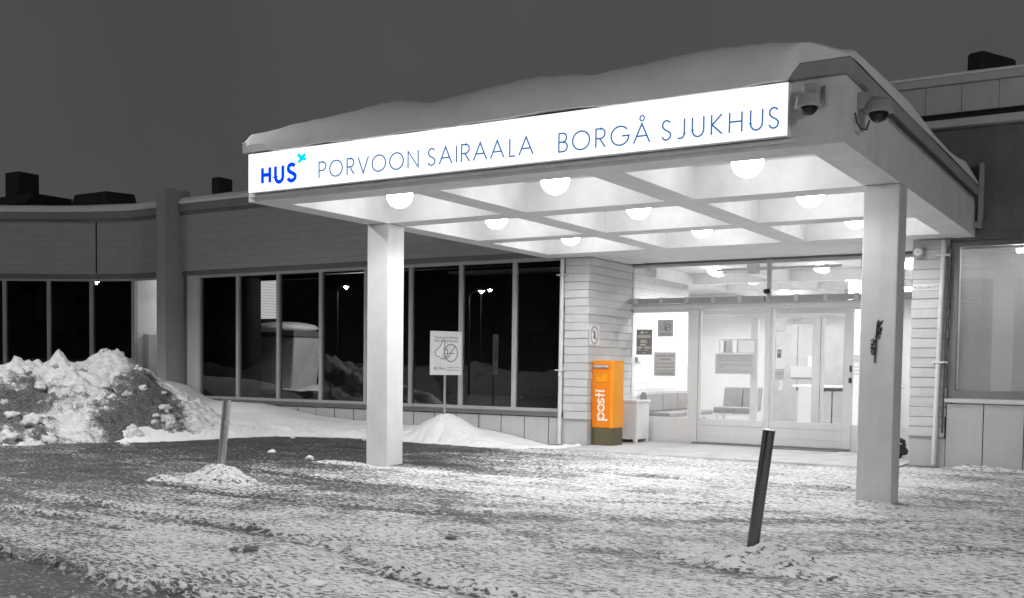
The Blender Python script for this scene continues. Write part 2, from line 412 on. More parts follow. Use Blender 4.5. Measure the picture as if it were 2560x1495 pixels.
# plan of the place (metres; x along the front, y into the building)
H, W, D, YE = 3.305, 7.0, 7.18, 8.92           # canopy underside, width, facade plane, entrance plane
XS = [0, .342, 2.176, 2.532, 4.403, 4.768, 6.637, W]; YS = [0, .376, 2.217, 2.597, 4.408, 4.794, 6.58, D-.01]

# ================================================================== GROUND
def build_ground():
    xs = np.concatenate([[-300,-150,-80,-50,-35,-25,-18,-14,-11.5,-10,-9], np.arange(-8.5, 11.2, .036), [11.6,12.5,14,17,21,28,40,70,120,300]])
    ys = np.concatenate([[-300,-150,-80,-50,-35,-25,-18,-14,-11,-9.5,-8,-7,-6.2], np.arange(-5.8, 7.3, .036), [7.7,8.5,10,13,17,22,30,45,80,150,300]])
    X, Y = np.meshgrid(xs, ys, indexing='ij')
    near = sstep(-9, -8, X)*sstep(11.6, 11, X)*sstep(-6.2, -5.6, Y)*sstep(7.2, 6.7, Y)
    # wear: 0 packed snow, 1 bare gritty asphalt
    def el(cx, cy, rx, ry, a=0, p=1.0):
        ca, sa = math.cos(R(a)), math.sin(R(a)); u = ((X-cx)*ca+(Y-cy)*sa)/rx; v = (-(X-cx)*sa+(Y-cy)*ca)/ry
        return p*np.exp(-(u*u+v*v)**1.0)
    wear = .16+.50*sstep(3.4, -2.5, X+.15*(Y-1))+.55*(fbm(X*.45+9, Y*1.25, 77, 4)-.5)+.30*(fbm(X*1.5-Y*.5, Y*3.4, 79, 3)-.5)
    wear = wear+el(-2.4,3.6,4.2,1.5,-8,.55)+el(-1.2,5.2,2.6,.45,0,.4)+el(.3,2.7,1.5,.4,0,.25)+el(-3.2,-.5,3.2,1.2,-20,.35)
    wear = wear+el(1.9,.1,1.7,.35,-8,.28)+el(3.9,-1.0,1.6,.4,-10,.22)+el(1.9,-5.15,2.3,.55,-4,.95)+el(2.0,-2.3,1.6,.4,-10,.12)
    wear = wear+el(8.2,5.6,1.3,.45,-10,.45)+el(7.9,3.6,1.4,.7,-15,.22)+el(6.0,4.4,1.2,.35,-8,.12)+el(5.4,-2.9,1.2,.35,-10,.15)
    wear = wear-el(3.2,4.8,2.4,1.1,-5,.12)-el(-.15,-.5,1.0,.45,-10,.55)-el(.6,2.05,1.3,.22,0,.45)-el(4.6,5.7,3.0,.5,0,.12)-el(6.7,2.0,.9,.35,0,.3)
    ruts = [((2.6,-4.72),(3.5,-4.80),(4.2,-4.86),(4.9,-4.80)), ((.55,-2.58),(1.96,-2.70),(3.0,-2.78),(4.2,-3.05),(5.1,-3.55)), ((4.9,-3.55),(5.67,-3.68),(6.3,-3.74),(7.3,-3.9)), ((0,-3.36),(1.03,-3.25),(1.9,-3.3))]
    Z = .010*(fbm(X*1.1, Y*1.1, 3, 4)-.5)*2+.012*(fbm(X*5.5, Y*7.5, 11, 4, .6)-.5)+.013*(fbm(X*15+Y*4, Y*19, 23, 2, .6)-.5)
    for k, r in enumerate(ruts):
        dm = np.full(X.shape, 9.); sd = np.zeros(X.shape)
        for (ax, ay), (bx, by) in zip(r[:-1], r[1:]):
            t = np.clip(((X-ax)*(bx-ax)+(Y-ay)*(by-ay))/((bx-ax)**2+(by-ay)**2), 0, 1)
            dx = X-(ax+t*(bx-ax)); dy = Y-(ay+t*(by-ay)); d = np.hypot(dx, dy); m = d < dm
            dm = np.where(m, d, dm); sd = np.where(m, dy, sd)
        br = fbm(X*6, Y*9, 40+k, 3)
        ridge = np.exp(-((sd-.05)/.055)**2)*(dm < .3)*sstep(.33, .62, br); groove = np.exp(-((sd+.06)/.07)**2)*(dm < .3)
        hh = (.075, .042, .062, .036)[k]
        Z = Z+hh*ridge*(.6+.8*vn(X*22, Y*26, 60+k))-.018*groove
        wear = wear+.30*groove-.35*ridge
    for path, wd_, amt in (([(-2.5,-.6),(.2,-1.25),(2.6,-1.35),(4.4,-.95),(6.2,.1),(7.6,1.4)], .11, .30), ([(-2.2,-2.3),(.6,-2.9),(3.0,-2.95),(5.0,-2.5),(6.9,-1.35),(8.6,.2)], .11, .24), ([(-1.5,.9),(1.2,.3),(3.6,.35),(5.3,1.0),(6.4,2.0)], .10, .26), ([(3.0,-.3),(4.0,-1.2),(5.4,-1.9),(7.4,-2.3)], .09, .24), ([(2.0,3.4),(4.2,3.2),(6.6,3.6)], .12, .2)):
        pp = np.array(path); tt = np.linspace(0, 1, len(pp)); t2 = np.linspace(0, 1, 40)
        pp = np.stack([np.interp(t2, tt, pp[:,c]) for c in (0, 1)], -1); ker = np.ones(9)/9; pp = np.stack([np.convolve(np.pad(pp[:,c], 4, 'edge'), ker, 'valid') for c in (0, 1)], -1)
        dm = np.full(X.shape, 9.); al = np.zeros(X.shape); run = 0
        for (ax, ay), (bx, by) in zip(pp[:-1], pp[1:]):
            sg = math.hypot(bx-ax, by-ay)+1e-9; t = np.clip(((X-ax)*(bx-ax)+(Y-ay)*(by-ay))/sg**2, 0, 1); d = np.hypot(X-(ax+t*(bx-ax)), Y-(ay+t*(by-ay))); m = d < dm
            dm = np.where(m, d, dm); al = np.where(m, run+t*sg, al); run += sg
        band = np.exp(-(dm/wd_)**4)*(.45+.9*fbm(X*1.7, Y*2.3, 93, 3)); tread = (np.sin(al*70+dm*30) > .2)
        wear = wear+amt*band*(.75+.5*tread); Z = Z-.007*band-.006*band*tread+.012*np.exp(-((dm-wd_*1.35)/.04)**2)*vn(X*9, Y*9, 95)
    # lugged tyre print in the lower middle of the yard
    px = (X-3.9)*.94+(Y+4.35)*.34; py = -(X-3.9)*.34+(Y+4.35)*.94
    lug = (np.abs(py) < .22)*(np.abs(px) < .75)*(np.sin(px*42+np.abs(py)*10) > .35)
    Z = Z-.014*lug; wear = wear+.12*lug
    apron = sstep(.5, .9, X)*sstep(6.6, 6.3, X)*sstep(6.1, 6.4, Y)
    Z = Z*near*(1-apron)-.0*apron
    wear = np.clip(wear, .02, .86)*near+.55*(1-near)
    mb = MB().grid(X, Y, Z); o = obj('ground', mb, 'ground'); attr(o, 'wear', wear)
    tag(o, None, None, kind='structure')
build_ground()
# concrete apron in front of the doors
ap = MB().box(.835, 6.22, -.05, 3.85, YE-.02, .026); ap.box(3.862, 6.22, -.05, 6.165, YE-.02, .026)
tag(obj('pavement', ap, 'concrete', bev=.006), None, None, kind='structure')

# ================================================================== BUILDING
B = thing('hospital_building', 'long low grey hospital building with a glazed entrance, dark window band and snowy roof edge', 'building', (0, D, 0))
# curved left end of the facade, walking left from the fin
CUR = [(-9.9,7.40),(-11.6,7.43),(-12.7,7.09),(-13.65,6.60),(-14.6,6.06),(-15.6,5.42),(-16.8,4.5),(-18.6,3.0),(-22,.2)]
def strip(mb, pts, z0, z1, off0, off1):        # wall strip along a plan polyline that runs right to left; front is on its left-hand... towards the yard
    n = len(pts); nor = []
    for i in range(n):
        a = Vector(pts[max(i-1,0)]); b = Vector(pts[min(i+1,n-1)]); d = (b-a).normalized(); nor.append(Vector((d.y*-1, d.x))*1)
    F = [(Vector(p)+nn*off0) for p, nn in zip(pts, nor)]; K = [(Vector(p)+nn*off1) for p, nn in zip(pts, nor)]
    for i in range(n-1):
        a, b, c, d = F[i+1], F[i], K[i], K[i+1]
        mb.hexa([(a.x,a.y,z0),(b.x,b.y,z0),(c.x,c.y,z0),(d.x,d.y,z0),(a.x,a.y,z1),(b.x,b.y,z1),(c.x,c.y,z1),(d.x,d.y,z1)])
    return mb
# normal (d.y*-1, d.x) for a leftward path points to -y: positive offsets come towards the yard
up = MB().box(-9.6, D, 3.44, .30, D+.25, 4.76)
obj('wall', up, 'facade', B, label='upper facade of thin grey brick courses over the window band')
cw = strip(MB(), CUR, 3.48, 4.78, .0, -.25); obj('wall', cw, 'facade', B)
jt = MB().box(-12.528, 7.12, 3.5, -12.515, 7.2, 4.77); obj('expansion_joint', jt, 'black', B)
# fascia boards and roof
fb = MB().box(-9.6, D-.07, 4.765, 4.0, D+.2, 4.93); strip(fb, CUR, 4.785, 4.95, .07, -.2)
obj('fascia', fb, 'fascia', B, bev=.008)
fb = MB().box(-9.6, D-.04, 4.70, 3.2, D-.002, 4.762); strip(fb, CUR, 4.72, 4.78, .05, .005); obj('drip_edge', fb, 'sill', B)
rp = [(p[0], p[1]+.1) for p in CUR[::-1]]+[(-9.9, D+.15), (16, D+.15), (16, 22), (-22, 22)]
obj('roof', MB().prism(rp, 4.80, 4.90), 'snow', B)
wl = MB().box(15.8, D+.1, 0, 16, 22, 4.8).box(-22, 21.8, 0, 15.8, 22, 4.8).box(-22, .3, 0, -21.8, 21.8, 4.8)
obj('rear_wall', wl, 'facade', B)
# the fin between the straight and the curved part
fn = MB().prism([(-9.9,6.75),(-9.6,6.75),(-9.6,7.46),(-9.9,7.46)], 0, 5.255)
obj('fin_wall', fn, 'cap', B, bev=.01)
# window frames: every pane a window with its own frame and pane
def window(x0, x1, z0, z1, y, mat='alu', fw=.037, wd=.10, parent=B, gl='glass', name='window', bot=None, xform=None, top=None):
    m = MB(); bt = bot or fw; tp = top or fw
    m.box(x0, y, z0, x0+fw, y+wd, z1).box(x1-fw, y, z0, x1, y+wd, z1).box(x0+fw, y, z0, x1-fw, y+wd, z0+bt).box(x0+fw, y, z1-tp, x1-fw, y+wd, z1)
    p = MB().add([(x0+fw,y+.05,z0+bt),(x1-fw,y+.05,z0+bt),(x1-fw,y+.05,z1-tp),(x0+fw,y+.05,z1-tp)], [(0,1,2,3)])
    if xform: m.move(xform); p.move(xform)
    f = obj(name, m, mat, parent); obj('pane', p, gl, f); return f
MX = [-9.07, -7.85, -6.64, -5.44, -4.24, -3.115, -1.93, -.742, .30]
for a, b in zip(MX[:-1], MX[1:]):
    window(a+.001, b-.001, .585, 3.335, D+.045, bot=.055, top=.06)
obj('lintel', MB().box(-9.58, D+.03, 3.337, .30, D+.2, 3.438), 'sill', B)
jm = MB().box(-9.45, D+.05, 0, -9.073, D+.2, 3.335); obj('jamb', jm, 'clad', B)
obj('jamb', MB().box(-9.6, D+.08, 0, -9.452, D+.2, 3.335), 'dframe', B)
obj('sill', MB().box(-9.1, D-.045, .505, .30, D+.04, .535).box(-9.1, D+.0, .536, .30, D+.2, .583), 'sill', B, bev=.004)
pl = MB(); x = -9.52
while x < .28:
    pl.box(x+.006, D-.004+random.uniform(-.002,.002), 0, min(x+.497, .80)-.006, D+.18, .49); x += .5035
pl.box(.47, D-.006, 0, .82, D+.3, .455)
obj('plinth', pl, 'plinth', B, bev=.004)
obj('plinth_backing', MB().box(-9.5, D+.03, -.1, .46, D+.17, .488), 'black', B)
# curved window band: one frame per pane
for i in range(len(CUR)-2):
    b, a = Vector(CUR[i]), Vector(CUR[i+1]); d = b-a; L = d.length; ang = math.atan2(d.y, d.x)
    X = Matrix.Translation((a.x, a.y, 0)) @ Matrix.Rotation(ang, 4, 'Z')
    window(.002, L-.002, .6, 3.36, .03, xform=X, bot=.06, top=.05)
lm = strip(MB(), CUR, 3.362, 3.478, -.01, -.2); obj('lintel', lm, 'sill', B)
lm = strip(MB(), CUR, 0, .598, 0, -.2); obj('plinth', lm, 'plinth', B)
# dark rooms behind the window band
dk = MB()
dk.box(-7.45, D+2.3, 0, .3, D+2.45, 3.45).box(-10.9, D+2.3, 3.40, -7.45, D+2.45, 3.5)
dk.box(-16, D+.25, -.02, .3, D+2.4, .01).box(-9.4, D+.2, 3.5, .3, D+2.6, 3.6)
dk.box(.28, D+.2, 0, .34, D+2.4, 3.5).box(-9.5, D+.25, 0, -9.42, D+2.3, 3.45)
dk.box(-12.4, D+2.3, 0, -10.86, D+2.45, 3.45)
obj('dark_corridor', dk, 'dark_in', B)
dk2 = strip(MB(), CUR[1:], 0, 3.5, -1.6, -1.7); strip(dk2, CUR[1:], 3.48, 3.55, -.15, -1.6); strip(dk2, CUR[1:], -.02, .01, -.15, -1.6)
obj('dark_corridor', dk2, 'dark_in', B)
lr = MB().box(-11.66, 7.5, 0, -11.61, 9.3, 3.4).box(-11.61, 9.25, 0, -9.9, 9.3, 3.4).box(-11.6, 7.5, 0, -9.9, 9.2, .02).box(-9.95, 7.6, 0, -9.88, 9.2, 3.4).box(-11.6, 7.5, 3.4, -9.9, 9.3, 3.45)
obj('lit_room', lr, 'room', B); obj('cupboard', MB().box(-11.6, 7.75, .02, -11.4, 8.45, 2.05), 'clad', B, bev=.01)
obj('room_lamp', MB().box(-11.2, 8.5, 3.0, -10.9, 9.1, 3.04), 'litroom', B)

# left brick pier: block courses with raked joints
def courses(x0, y0, x1, y1, z0, n, h, gap=.010):
    m = MB()
    for k in range(n):
        j = [random.uniform(-.009, .009) for _ in range(4)]; z = z0+k*h
        m.box(x0+j[0], y0+j[1], z+gap/2, x1+j[2], y1+abs(j[3]), z+h-gap/2)
    return m
NC = 20
obj('brick_pier', courses(.352, D-.03, .83, YE-.02, .47, NC, .1415), 'brick', B, bev=.005)
obj('pier_core', MB().box(.36, D-.018, .44, .818, YE-.022, 3.30), 'cap', B)
obj('brick_pier', courses(6.172, D-.03, 6.675, YE+.1, .44, NC, .143), 'brick', B, bev=.005)
obj('pier_core', MB().box(6.184, D-.018, .42, 6.66, YE+.08, 3.30), 'cap', B)
obj('plinth', MB().box(.36, D+.01, 0, .80, YE-.03, .438), 'plinth', B, bev=.006)
obj('plinth', MB().box(6.185, D+.0, 0, 6.683, YE+.08, .418), 'plinth', B, bev=.006)
# soffit over the recess between canopy and doors
obj('porch_soffit', MB().box(.30, D+.0, 3.335, 6.68, YE+.1, 3.42), 'canopy', B)
obj('porch_beam', MB().box(.84, D+.08, 3.305, 1.16, YE-.25, 3.333), 'canopy', B)
# right wing: window with a closed blind over big plinth panels
obj('plinth', MB().box(6.69, D, 0, 7.18, D+.25, .925).box(7.192, D-.003, 0, 7.706, D+.25, .925).box(7.718, D, 0, 9.2, D+.25, .925).box(9.212, D, 0, 16, D+.25, .925), 'plinth', B, bev=.005)
obj('plinth_backing', MB().box(6.69, D+.03, -.1, 16, D+.24, .93), 'black', B)
obj('sill', MB().box(6.66, D-.05, .945, 16, D+.1, 1.0), 'clad', B, bev=.005)
for a, b in ((6.69, 8.5), (8.5, 10.4), (10.4, 12.4), (12.4, 14.4)):
    window(a, b, 1.004, 3.262, D+.03, 'dframe', .095, .12, bot=.11, top=.07)
obj('lintel', MB().box(6.69, D-.02, 3.265, 16, D+.22, 3.372), 'dark_wall', B)
obj('wall', MB().box(.302, D+.002, 3.374, 16, D+.25, 4.86), 'dark_wall', B, label='boarded upper wall beside the canopy, coloured dark for its shade')
ev = MB().box(3.2, D-.16, 4.865, 16, D+.35, 4.975); obj('eaves', ev, 'clad', B, bev=.008)
cl = MB(); x = 3.2
while x < 15.9: cl.box(x+.003, 7.56+random.uniform(-.004,.004), 5.185, x+.497, 7.64, 5.585); x += .5
obj('parapet_cladding', cl, 'clad', B, bev=.003)
obj('parapet_shadow_wall', MB().box(3.2, 7.66, 5.0, 16, 7.9, 5.585), 'black', B)  # black colour stands in for the shadow gap under the cladding
obj('parapet_cap', MB().box(3.15, 7.50, 5.588, 16, 7.95, 5.70), 'clad', B, bev=.01)

# ------------------------------------------------------------------ entrance screen
E_ = MB().box(.80, YE, 0, .838, YE+.09, 3.29).box(.838, YE, 2.46, 6.17, YE+.09, 2.56).box(.838, YE, 3.245, 6.17, YE+.09, 3.30)
E_.box(1.968, YE, .0, 2.06, YE+.085, 2.459).box(2.062, YE-.012, 0, 2.152, YE+.09, 2.459).box(4.86, YE, 0, 4.905, YE+.09, 2.459)
E_.box(.839, YE+.002, .0, 1.967, YE+.085, .075).box(4.906, YE+.002, 0, 6.168, YE+.085, .075)
E_.box(.839, YE+.004, 2.418, 1.967, YE+.085, 2.459).box(4.906, YE+.004, 2.41, 6.168, YE+.085, 2.459)
E_.box(.839, YE+.018, .076, 1.967, YE+.07, .474).box(4.906, YE+.018, .076, 6.168, YE+.07, .458)
obj('entrance_frame', E_, 'entr', B, bev=.004)
obj('dark_head_strip', MB().box(.80, YE-.03, 3.302, 6.17, YE+.05, 3.332), 'dframe', B)  # thin dark strip over the door head
obj('mullion', MB().tube([(3.452, YE-.02, 2.562), (3.452, YE-.02, 3.30)], .046, 16), 'entr', B)
def pane(x0, x1, z0, z1, y, parent, name='pane', gl='dglass'):
    return obj(name, MB().add([(x0,y,z0),(x1,y,z0),(x1,y,z1),(x0,y,z1)], [(0,1,2,3)]), gl, parent)
tw = obj('transom_window', MB().box(.839, YE+.03, 2.5605, 6.17, YE+.08, 2.577), 'entr', B); pane(.84, 6.17, 2.578, 3.244, YE+.045, tw)
sl = obj('side_light', MB().box(.839, YE+.02, .4745, 1.967, YE+.07, .486), 'entr', B); pane(.839, 1.967, .487, 2.417, YE+.045, sl)
sl = obj('side_light', MB().box(4.906, YE+.02, .4585, 6.168, YE+.07, .47), 'entr', B); pane(4.906, 6.168, .471, 2.409, YE+.045, sl)
def leaf(x0, x1, y):
    m = MB().box(x0, y, .06, x0+.045, y+.05, 2.458).box(x1-.105, y, .06, x1, y+.05, 2.458)
    m.box(x0+.0455, y, .366, x1-.1055, y+.05, .483)
    d = obj('sliding_door', m, 'entr', B, bev=.003)
    obj('door_panel', MB().box(x0+.047, y+.01, .187, x1-.107, y+.04, .363), 'entr', d)
    obj('door_panel', MB().box(x0+.047, y+.006, .062, x1-.107, y+.044, .184), 'entr', d)
    pane(x0+.046, x1-.106, .484, 2.456, y+.025, d, 'door_glass'); return d
leaf(2.156, 3.487, YE+.02); leaf(3.493, 4.857, YE+.02)
# inner door screen of the wind lobby
i_ = MB().box(2.16, YE+.22, 2.285, 4.86, YE+.28, 2.362)
for a, b in ((3.06, 3.19), (4.16, 4.30), (4.31, 4.36)): i_.box(a, YE+.221, .45, b, YE+.279, 2.284)
i_.box(2.16, YE+.222, .03, 4.86, YE+.278, .45)
obj('inner_door_frame', i_, 'entr', B, bev=.003)
obj('threshold', MB().box(2.1, YE-.11, .028, 4.9, YE+.01, .058), 'dframe', B)
# duct with brackets along the transom
du = MB().box(.85, YE-.14, 2.575, 3.40, YE-.03, 2.668).box(3.505, YE-.14, 2.575, 6.16, YE-.03, 2.668)
dd = obj('cable_duct', du, 'cap', B)
for k in range(11):
    if abs(.98+k*.5-3.45) > .08: obj('bracket', MB().box(.93+k*.5, YE-.146, 2.566, 1.0+k*.5, YE-.024, 2.682), 'clad', dd)

# ------------------------------------------------------------------ rooms behind the doors
rm = MB().box(.72, YE+.1, 0, .797, 11.7, 3.3)
obj('lobby_brick_wall', rm, 'ibrick', B)
rm = MB().box(6.2, YE+.11, 0, 6.3, 11.2, 3.3); obj('lobby_brick_wall', rm, 'ibrick', B)
rm = MB().box(-1.5, 16.8, 0, 7.5, 17, 3.3).box(-1.6, 11.6, 0, -1.5, 16.8, 3.3).box(7.5, 11.2, 0, 7.6, 16.8, 3.3).box(-3.5, 11.61, 0, .715, 11.7, 3.3).box(6.305, 11.11, 0, 10, 11.2, 3.3)
obj('lobby_wall', rm, 'room', B)
obj('lobby_floor', MB().box(-3.5, YE+.1, -.05, 10, 16.8, .024), 'floor', B)
ce = MB().box(-3.5, YE+.1, 3.305, 10, 16.8, 3.36); obj('lobby_ceiling', ce, 'canopy', B)
bm = MB()
for y in (11.0, 13.0, 15.0): bm.box(1.05, y, 3.09, 6.19, y+.24, 3.30)
for x in (1.05, 3.05, 5.05):
    for y0, y1 in ((YE+.3, 10.999), (11.241, 12.999), (13.241, 14.999)): bm.box(x-.12 if x > 2 else x, y0, 3.092, x+.12, y1, 3.30)
obj('ceiling_beam', bm, 'canopy', B)
obj('lobby_column', MB().box(3.95, 12.3, .026, 4.5, 12.8, 3.30), 'room', B, bev=.01)
obj('lobby_pipe', MB().tube([(2.35, 9.25, 3.18), (4.6, 9.25, 3.18)], .03, 10), 'entr', B)

# ================================================================== CANOPY
C = thing('entrance_canopy', 'white flat entrance canopy with nine lit ceiling coffers on two square columns', 'canopy', (0, 0, 0))
cm = MB(); ZT = 3.87; ZC = 3.66
for i in range(7):
    for j in range(7):
        x0, x1, y0, y1 = XS[i], XS[i+1], YS[j], YS[j+1]
        if i % 2 and j % 2: continue
        cm.add([(x0,y0,H),(x0,y1,H),(x1,y1,H),(x1,y0,H)], [(0,1,2,3)])
x1, y1 = XS[-1], YS[-1]
cm.add([(0,0,H),(x1,0,H),(x1,0,ZT),(0,0,ZT)], [(0,1,2,3)]).add([(x1,0,H),(x1,y1,H),(x1,y1,ZT),(x1,0,ZT)], [(0,1,2,3)])
cm.add([(x1,y1,H),(0,y1,H),(0,y1,ZT),(x1,y1,ZT)], [(0,1,2,3)]).add([(0,y1,H),(0,0,H),(0,0,ZT),(0,y1,ZT)], [(0,1,2,3)])
cm.add([(0,0,ZT),(x1,0,ZT),(x1,y1,ZT),(0,y1,ZT)], [(0,1,2,3)])
obj('beam_grid', cm, 'canopy', C, label='grid of white concrete beams with its deep fascia')
for j in (1, 3, 5):
    for i in (1, 3, 5):
        x0, x1, y0, y1 = XS[i], XS[i+1], YS[j], YS[j+1]; q = MB()
        q.add([(x0,y0,ZC),(x1,y0,ZC),(x1,y1,ZC),(x0,y1,ZC)], [(3,2,1,0)])
        q.add([(x0,y0,H),(x1,y0,H),(x1,y0,ZC),(x0,y0,ZC)], [(3,2,1,0)]).add([(x0,y1,H),(x1,y1,H),(x1,y1,ZC),(x0,y1,ZC)], [(0,1,2,3)])
        q.add([(x0,y0,H),(x0,y1,H),(x0,y1,ZC),(x0,y0,ZC)], [(0,1,2,3)]).add([(x1,y0,H),(x1,y1,H),(x1,y1,ZC),(x1,y0,ZC)], [(3,2,1,0)])
        obj('ceiling_coffer', q, 'soffit', C)
obj('cap', MB().box(-.06, -.045, 3.872, 7.045, .02, 4.0).box(6.98, .021, 3.872, 7.045, 7.15, 4.0).box(-.06, .021, 3.872, .02, 7.15, 4.0), 'cap', C, bev=.008, label='grey sheet metal edge cap')
for xx in (0, W-.36):
    obj('column', MB().box(xx, 2.197, -.05, xx+.36, 2.557, H-.001), 'col', C, bev=.012)
obj('fascia_ledge', MB().box(.05, -.035, 3.345, 6.6, -.001, 3.378), 'canopy', C, bev=.005)
obj('gutter_box', MB().box(7.048, 7.0, 3.5, 7.11, 7.12, 4.32).box(7.003, 6.98, 3.42, 7.10, 7.15, 3.5), 'cap', C, bev=.006)
cb = MB().tube([(7.018, y, 3.845) for y in np.linspace(.9, 7.0, 20)], .014, 8); cb.tube([(7.03, y, 3.815+.006*math.sin(y*5)) for y in np.linspace(.5, 7.0, 24)], .008, 6)
cb.tube([(7.03, 7.0, 3.84), (7.035, 7.05, 3.6), (7.03, 7.06, 3.4)], .012, 8)
obj('cable', cb, 'conduit', C)
# scrawl of black spray paint on the right-hand column
gr = MB()
for k in range(70):
    t = k/69; z = 1.90-.34*t
    x = (6.842-.03*t if t < .55 else 6.775+.01*t)+random.uniform(-.022, .022)
    a = random.uniform(.7, 1.3); l = random.uniform(.010, .028)
    ribbon(gr, [(x-l*math.cos(a), z-l*math.sin(a)), (x, z+.003), (x+l*math.cos(a), z+l*math.sin(a))], random.uniform(.007, .012), 2.1958-.0001*k, th=.0001)
ribbon(gr, [(6.822,1.905),(6.812,1.80),(6.808,1.66),(6.800,1.47)], .016, 2.1875, th=.0001)
obj('graffiti', gr, 'ash', C)
# lit globes: one thing each
POS = {0:'front',1:'middle',2:'rear'}
gl0 = None
for j in range(3):
    for i in range(3):
        cx = (XS[2*i+1]+XS[2*i+2])/2; cy = (YS[2*j+1]+YS[2*j+2])/2
        nx = ('beside the left-hand column', 'in the middle', 'on the right-hand side')[i] if j == 0 else ('at the left edge', 'in the middle', 'at the right edge')[i]
        lab = 'lit white globe lamp in the %s row of canopy coffers, %s' % (('front', 'second', 'rear')[j], nx)
        if gl0 is None:
            dl = bpy.data.lights.new('globe_light', 'SPOT'); dl.energy = SPOT_W; dl.spot_size = R(168); dl.spot_blend = .35; dl.shadow_soft_size = .14
            gl0 = thing('ceiling_lamp', lab, 'lamp', (cx, cy, 3.655), 0, 'globe lamps in the canopy coffers')
            obj('globe', MB().lathe([(.001,-.333)]+[(.162*math.sin(R(a)), -.171-.162*math.cos(R(a))) for a in range(8, 150, 10)]+[(.09,-.03)], n=28), 'dome', gl0, local=True)
            obj('lamp_base', MB().lathe([(.001,-.034),(.095,-.034),(.10,-.02),(.10,0),(.001,0)], n=24), 'camera', gl0, local=True)
        else: dup(gl0, (cx, cy, 3.655), lab)
        lo = bpy.data.objects.new('globe_light', dl); COL.objects.link(lo); lo.location = (cx, cy, 3.30)

# ================================================================== SIGN
SG = thing('illuminated_sign', 'long white backlit hospital name sign with blue letters on the canopy front', 'sign', (.1, 0, 3.39))
obj('light_box', MB().box(.10, -.095, 3.388, 6.545, -.004, 3.842), 'soffit', SG)
obj('sign_face', MB().box(.106, -.104, 3.393, 3.31, -.0955, 3.838).box(3.312, -.104, 3.393, 6.54, -.0955, 3.838), 'sign', SG)
hs = MB()
put_glyph(hs, 'H', .315, .477, 3.463, 3.681, .043, -.1045); put_glyph(hs, 'U', .523, .683, 3.458, 3.683, .043, -.1045); put_glyph(hs, 'S', .716, .878, 3.456, 3.685, .044, -.1045)
obj('bold_lettering', hs, 'signblue', SG)
st = MB().plate([(.911,3.782),(.882,3.756),(.921,3.714),(.886,3.679),(.911,3.664),(.959,3.693),(1.006,3.687),(1.033,3.712),(.992,3.724),(1.021,3.754),(.99,3.771),(.948,3.745)], -.109, -.1045)
obj('star_emblem', st, 'signcyan', SG)
def word(items, z0, z1, ring=False):
    tl = MB()
    for ch, a, b in items: put_glyph(tl, ch, a, b, z0, z1, .0145, -.1045)
    if ring: ribbon(tl, arc(5.183,3.688,.022,.024,0,360,18)[:-1], .012, -.1045, True)
    obj('word', tl, 'signthin', SG)
FI = []; SW = []
for ch, a, b in [('P',1.209,1.324),('O',1.368,1.565),('R',1.621,1.734),('V',1.779,1.937),('O',1.976,2.175),('O',2.218,2.416),('N',2.465,2.613),('S',2.729,2.832),('A',2.873,3.046),('I',3.085,3.111),('R',3.154,3.267),('A',3.303,3.476),('A',3.51,3.681),('L',3.737,3.816),('A',3.845,4.021)]:
    FI.append((ch, a, b))
for ch, a, b in [('B',4.298,4.405),('O',4.449,4.646),('R',4.7,4.813),('G',4.86,5.059),('A',5.093,5.27),('S',5.377,5.478),('J',5.522,5.61),('U',5.672,5.794),('K',5.853,5.968),('H',6.02,6.147),('U',6.211,6.332),('S',6.375,6.474)]:
    SW.append((ch, a, b))
word(FI[:7], 3.466, 3.654); word(FI[7:], 3.466, 3.654); word(SW[:5], 3.456, 3.645, True); word(SW[5:], 3.456, 3.645)

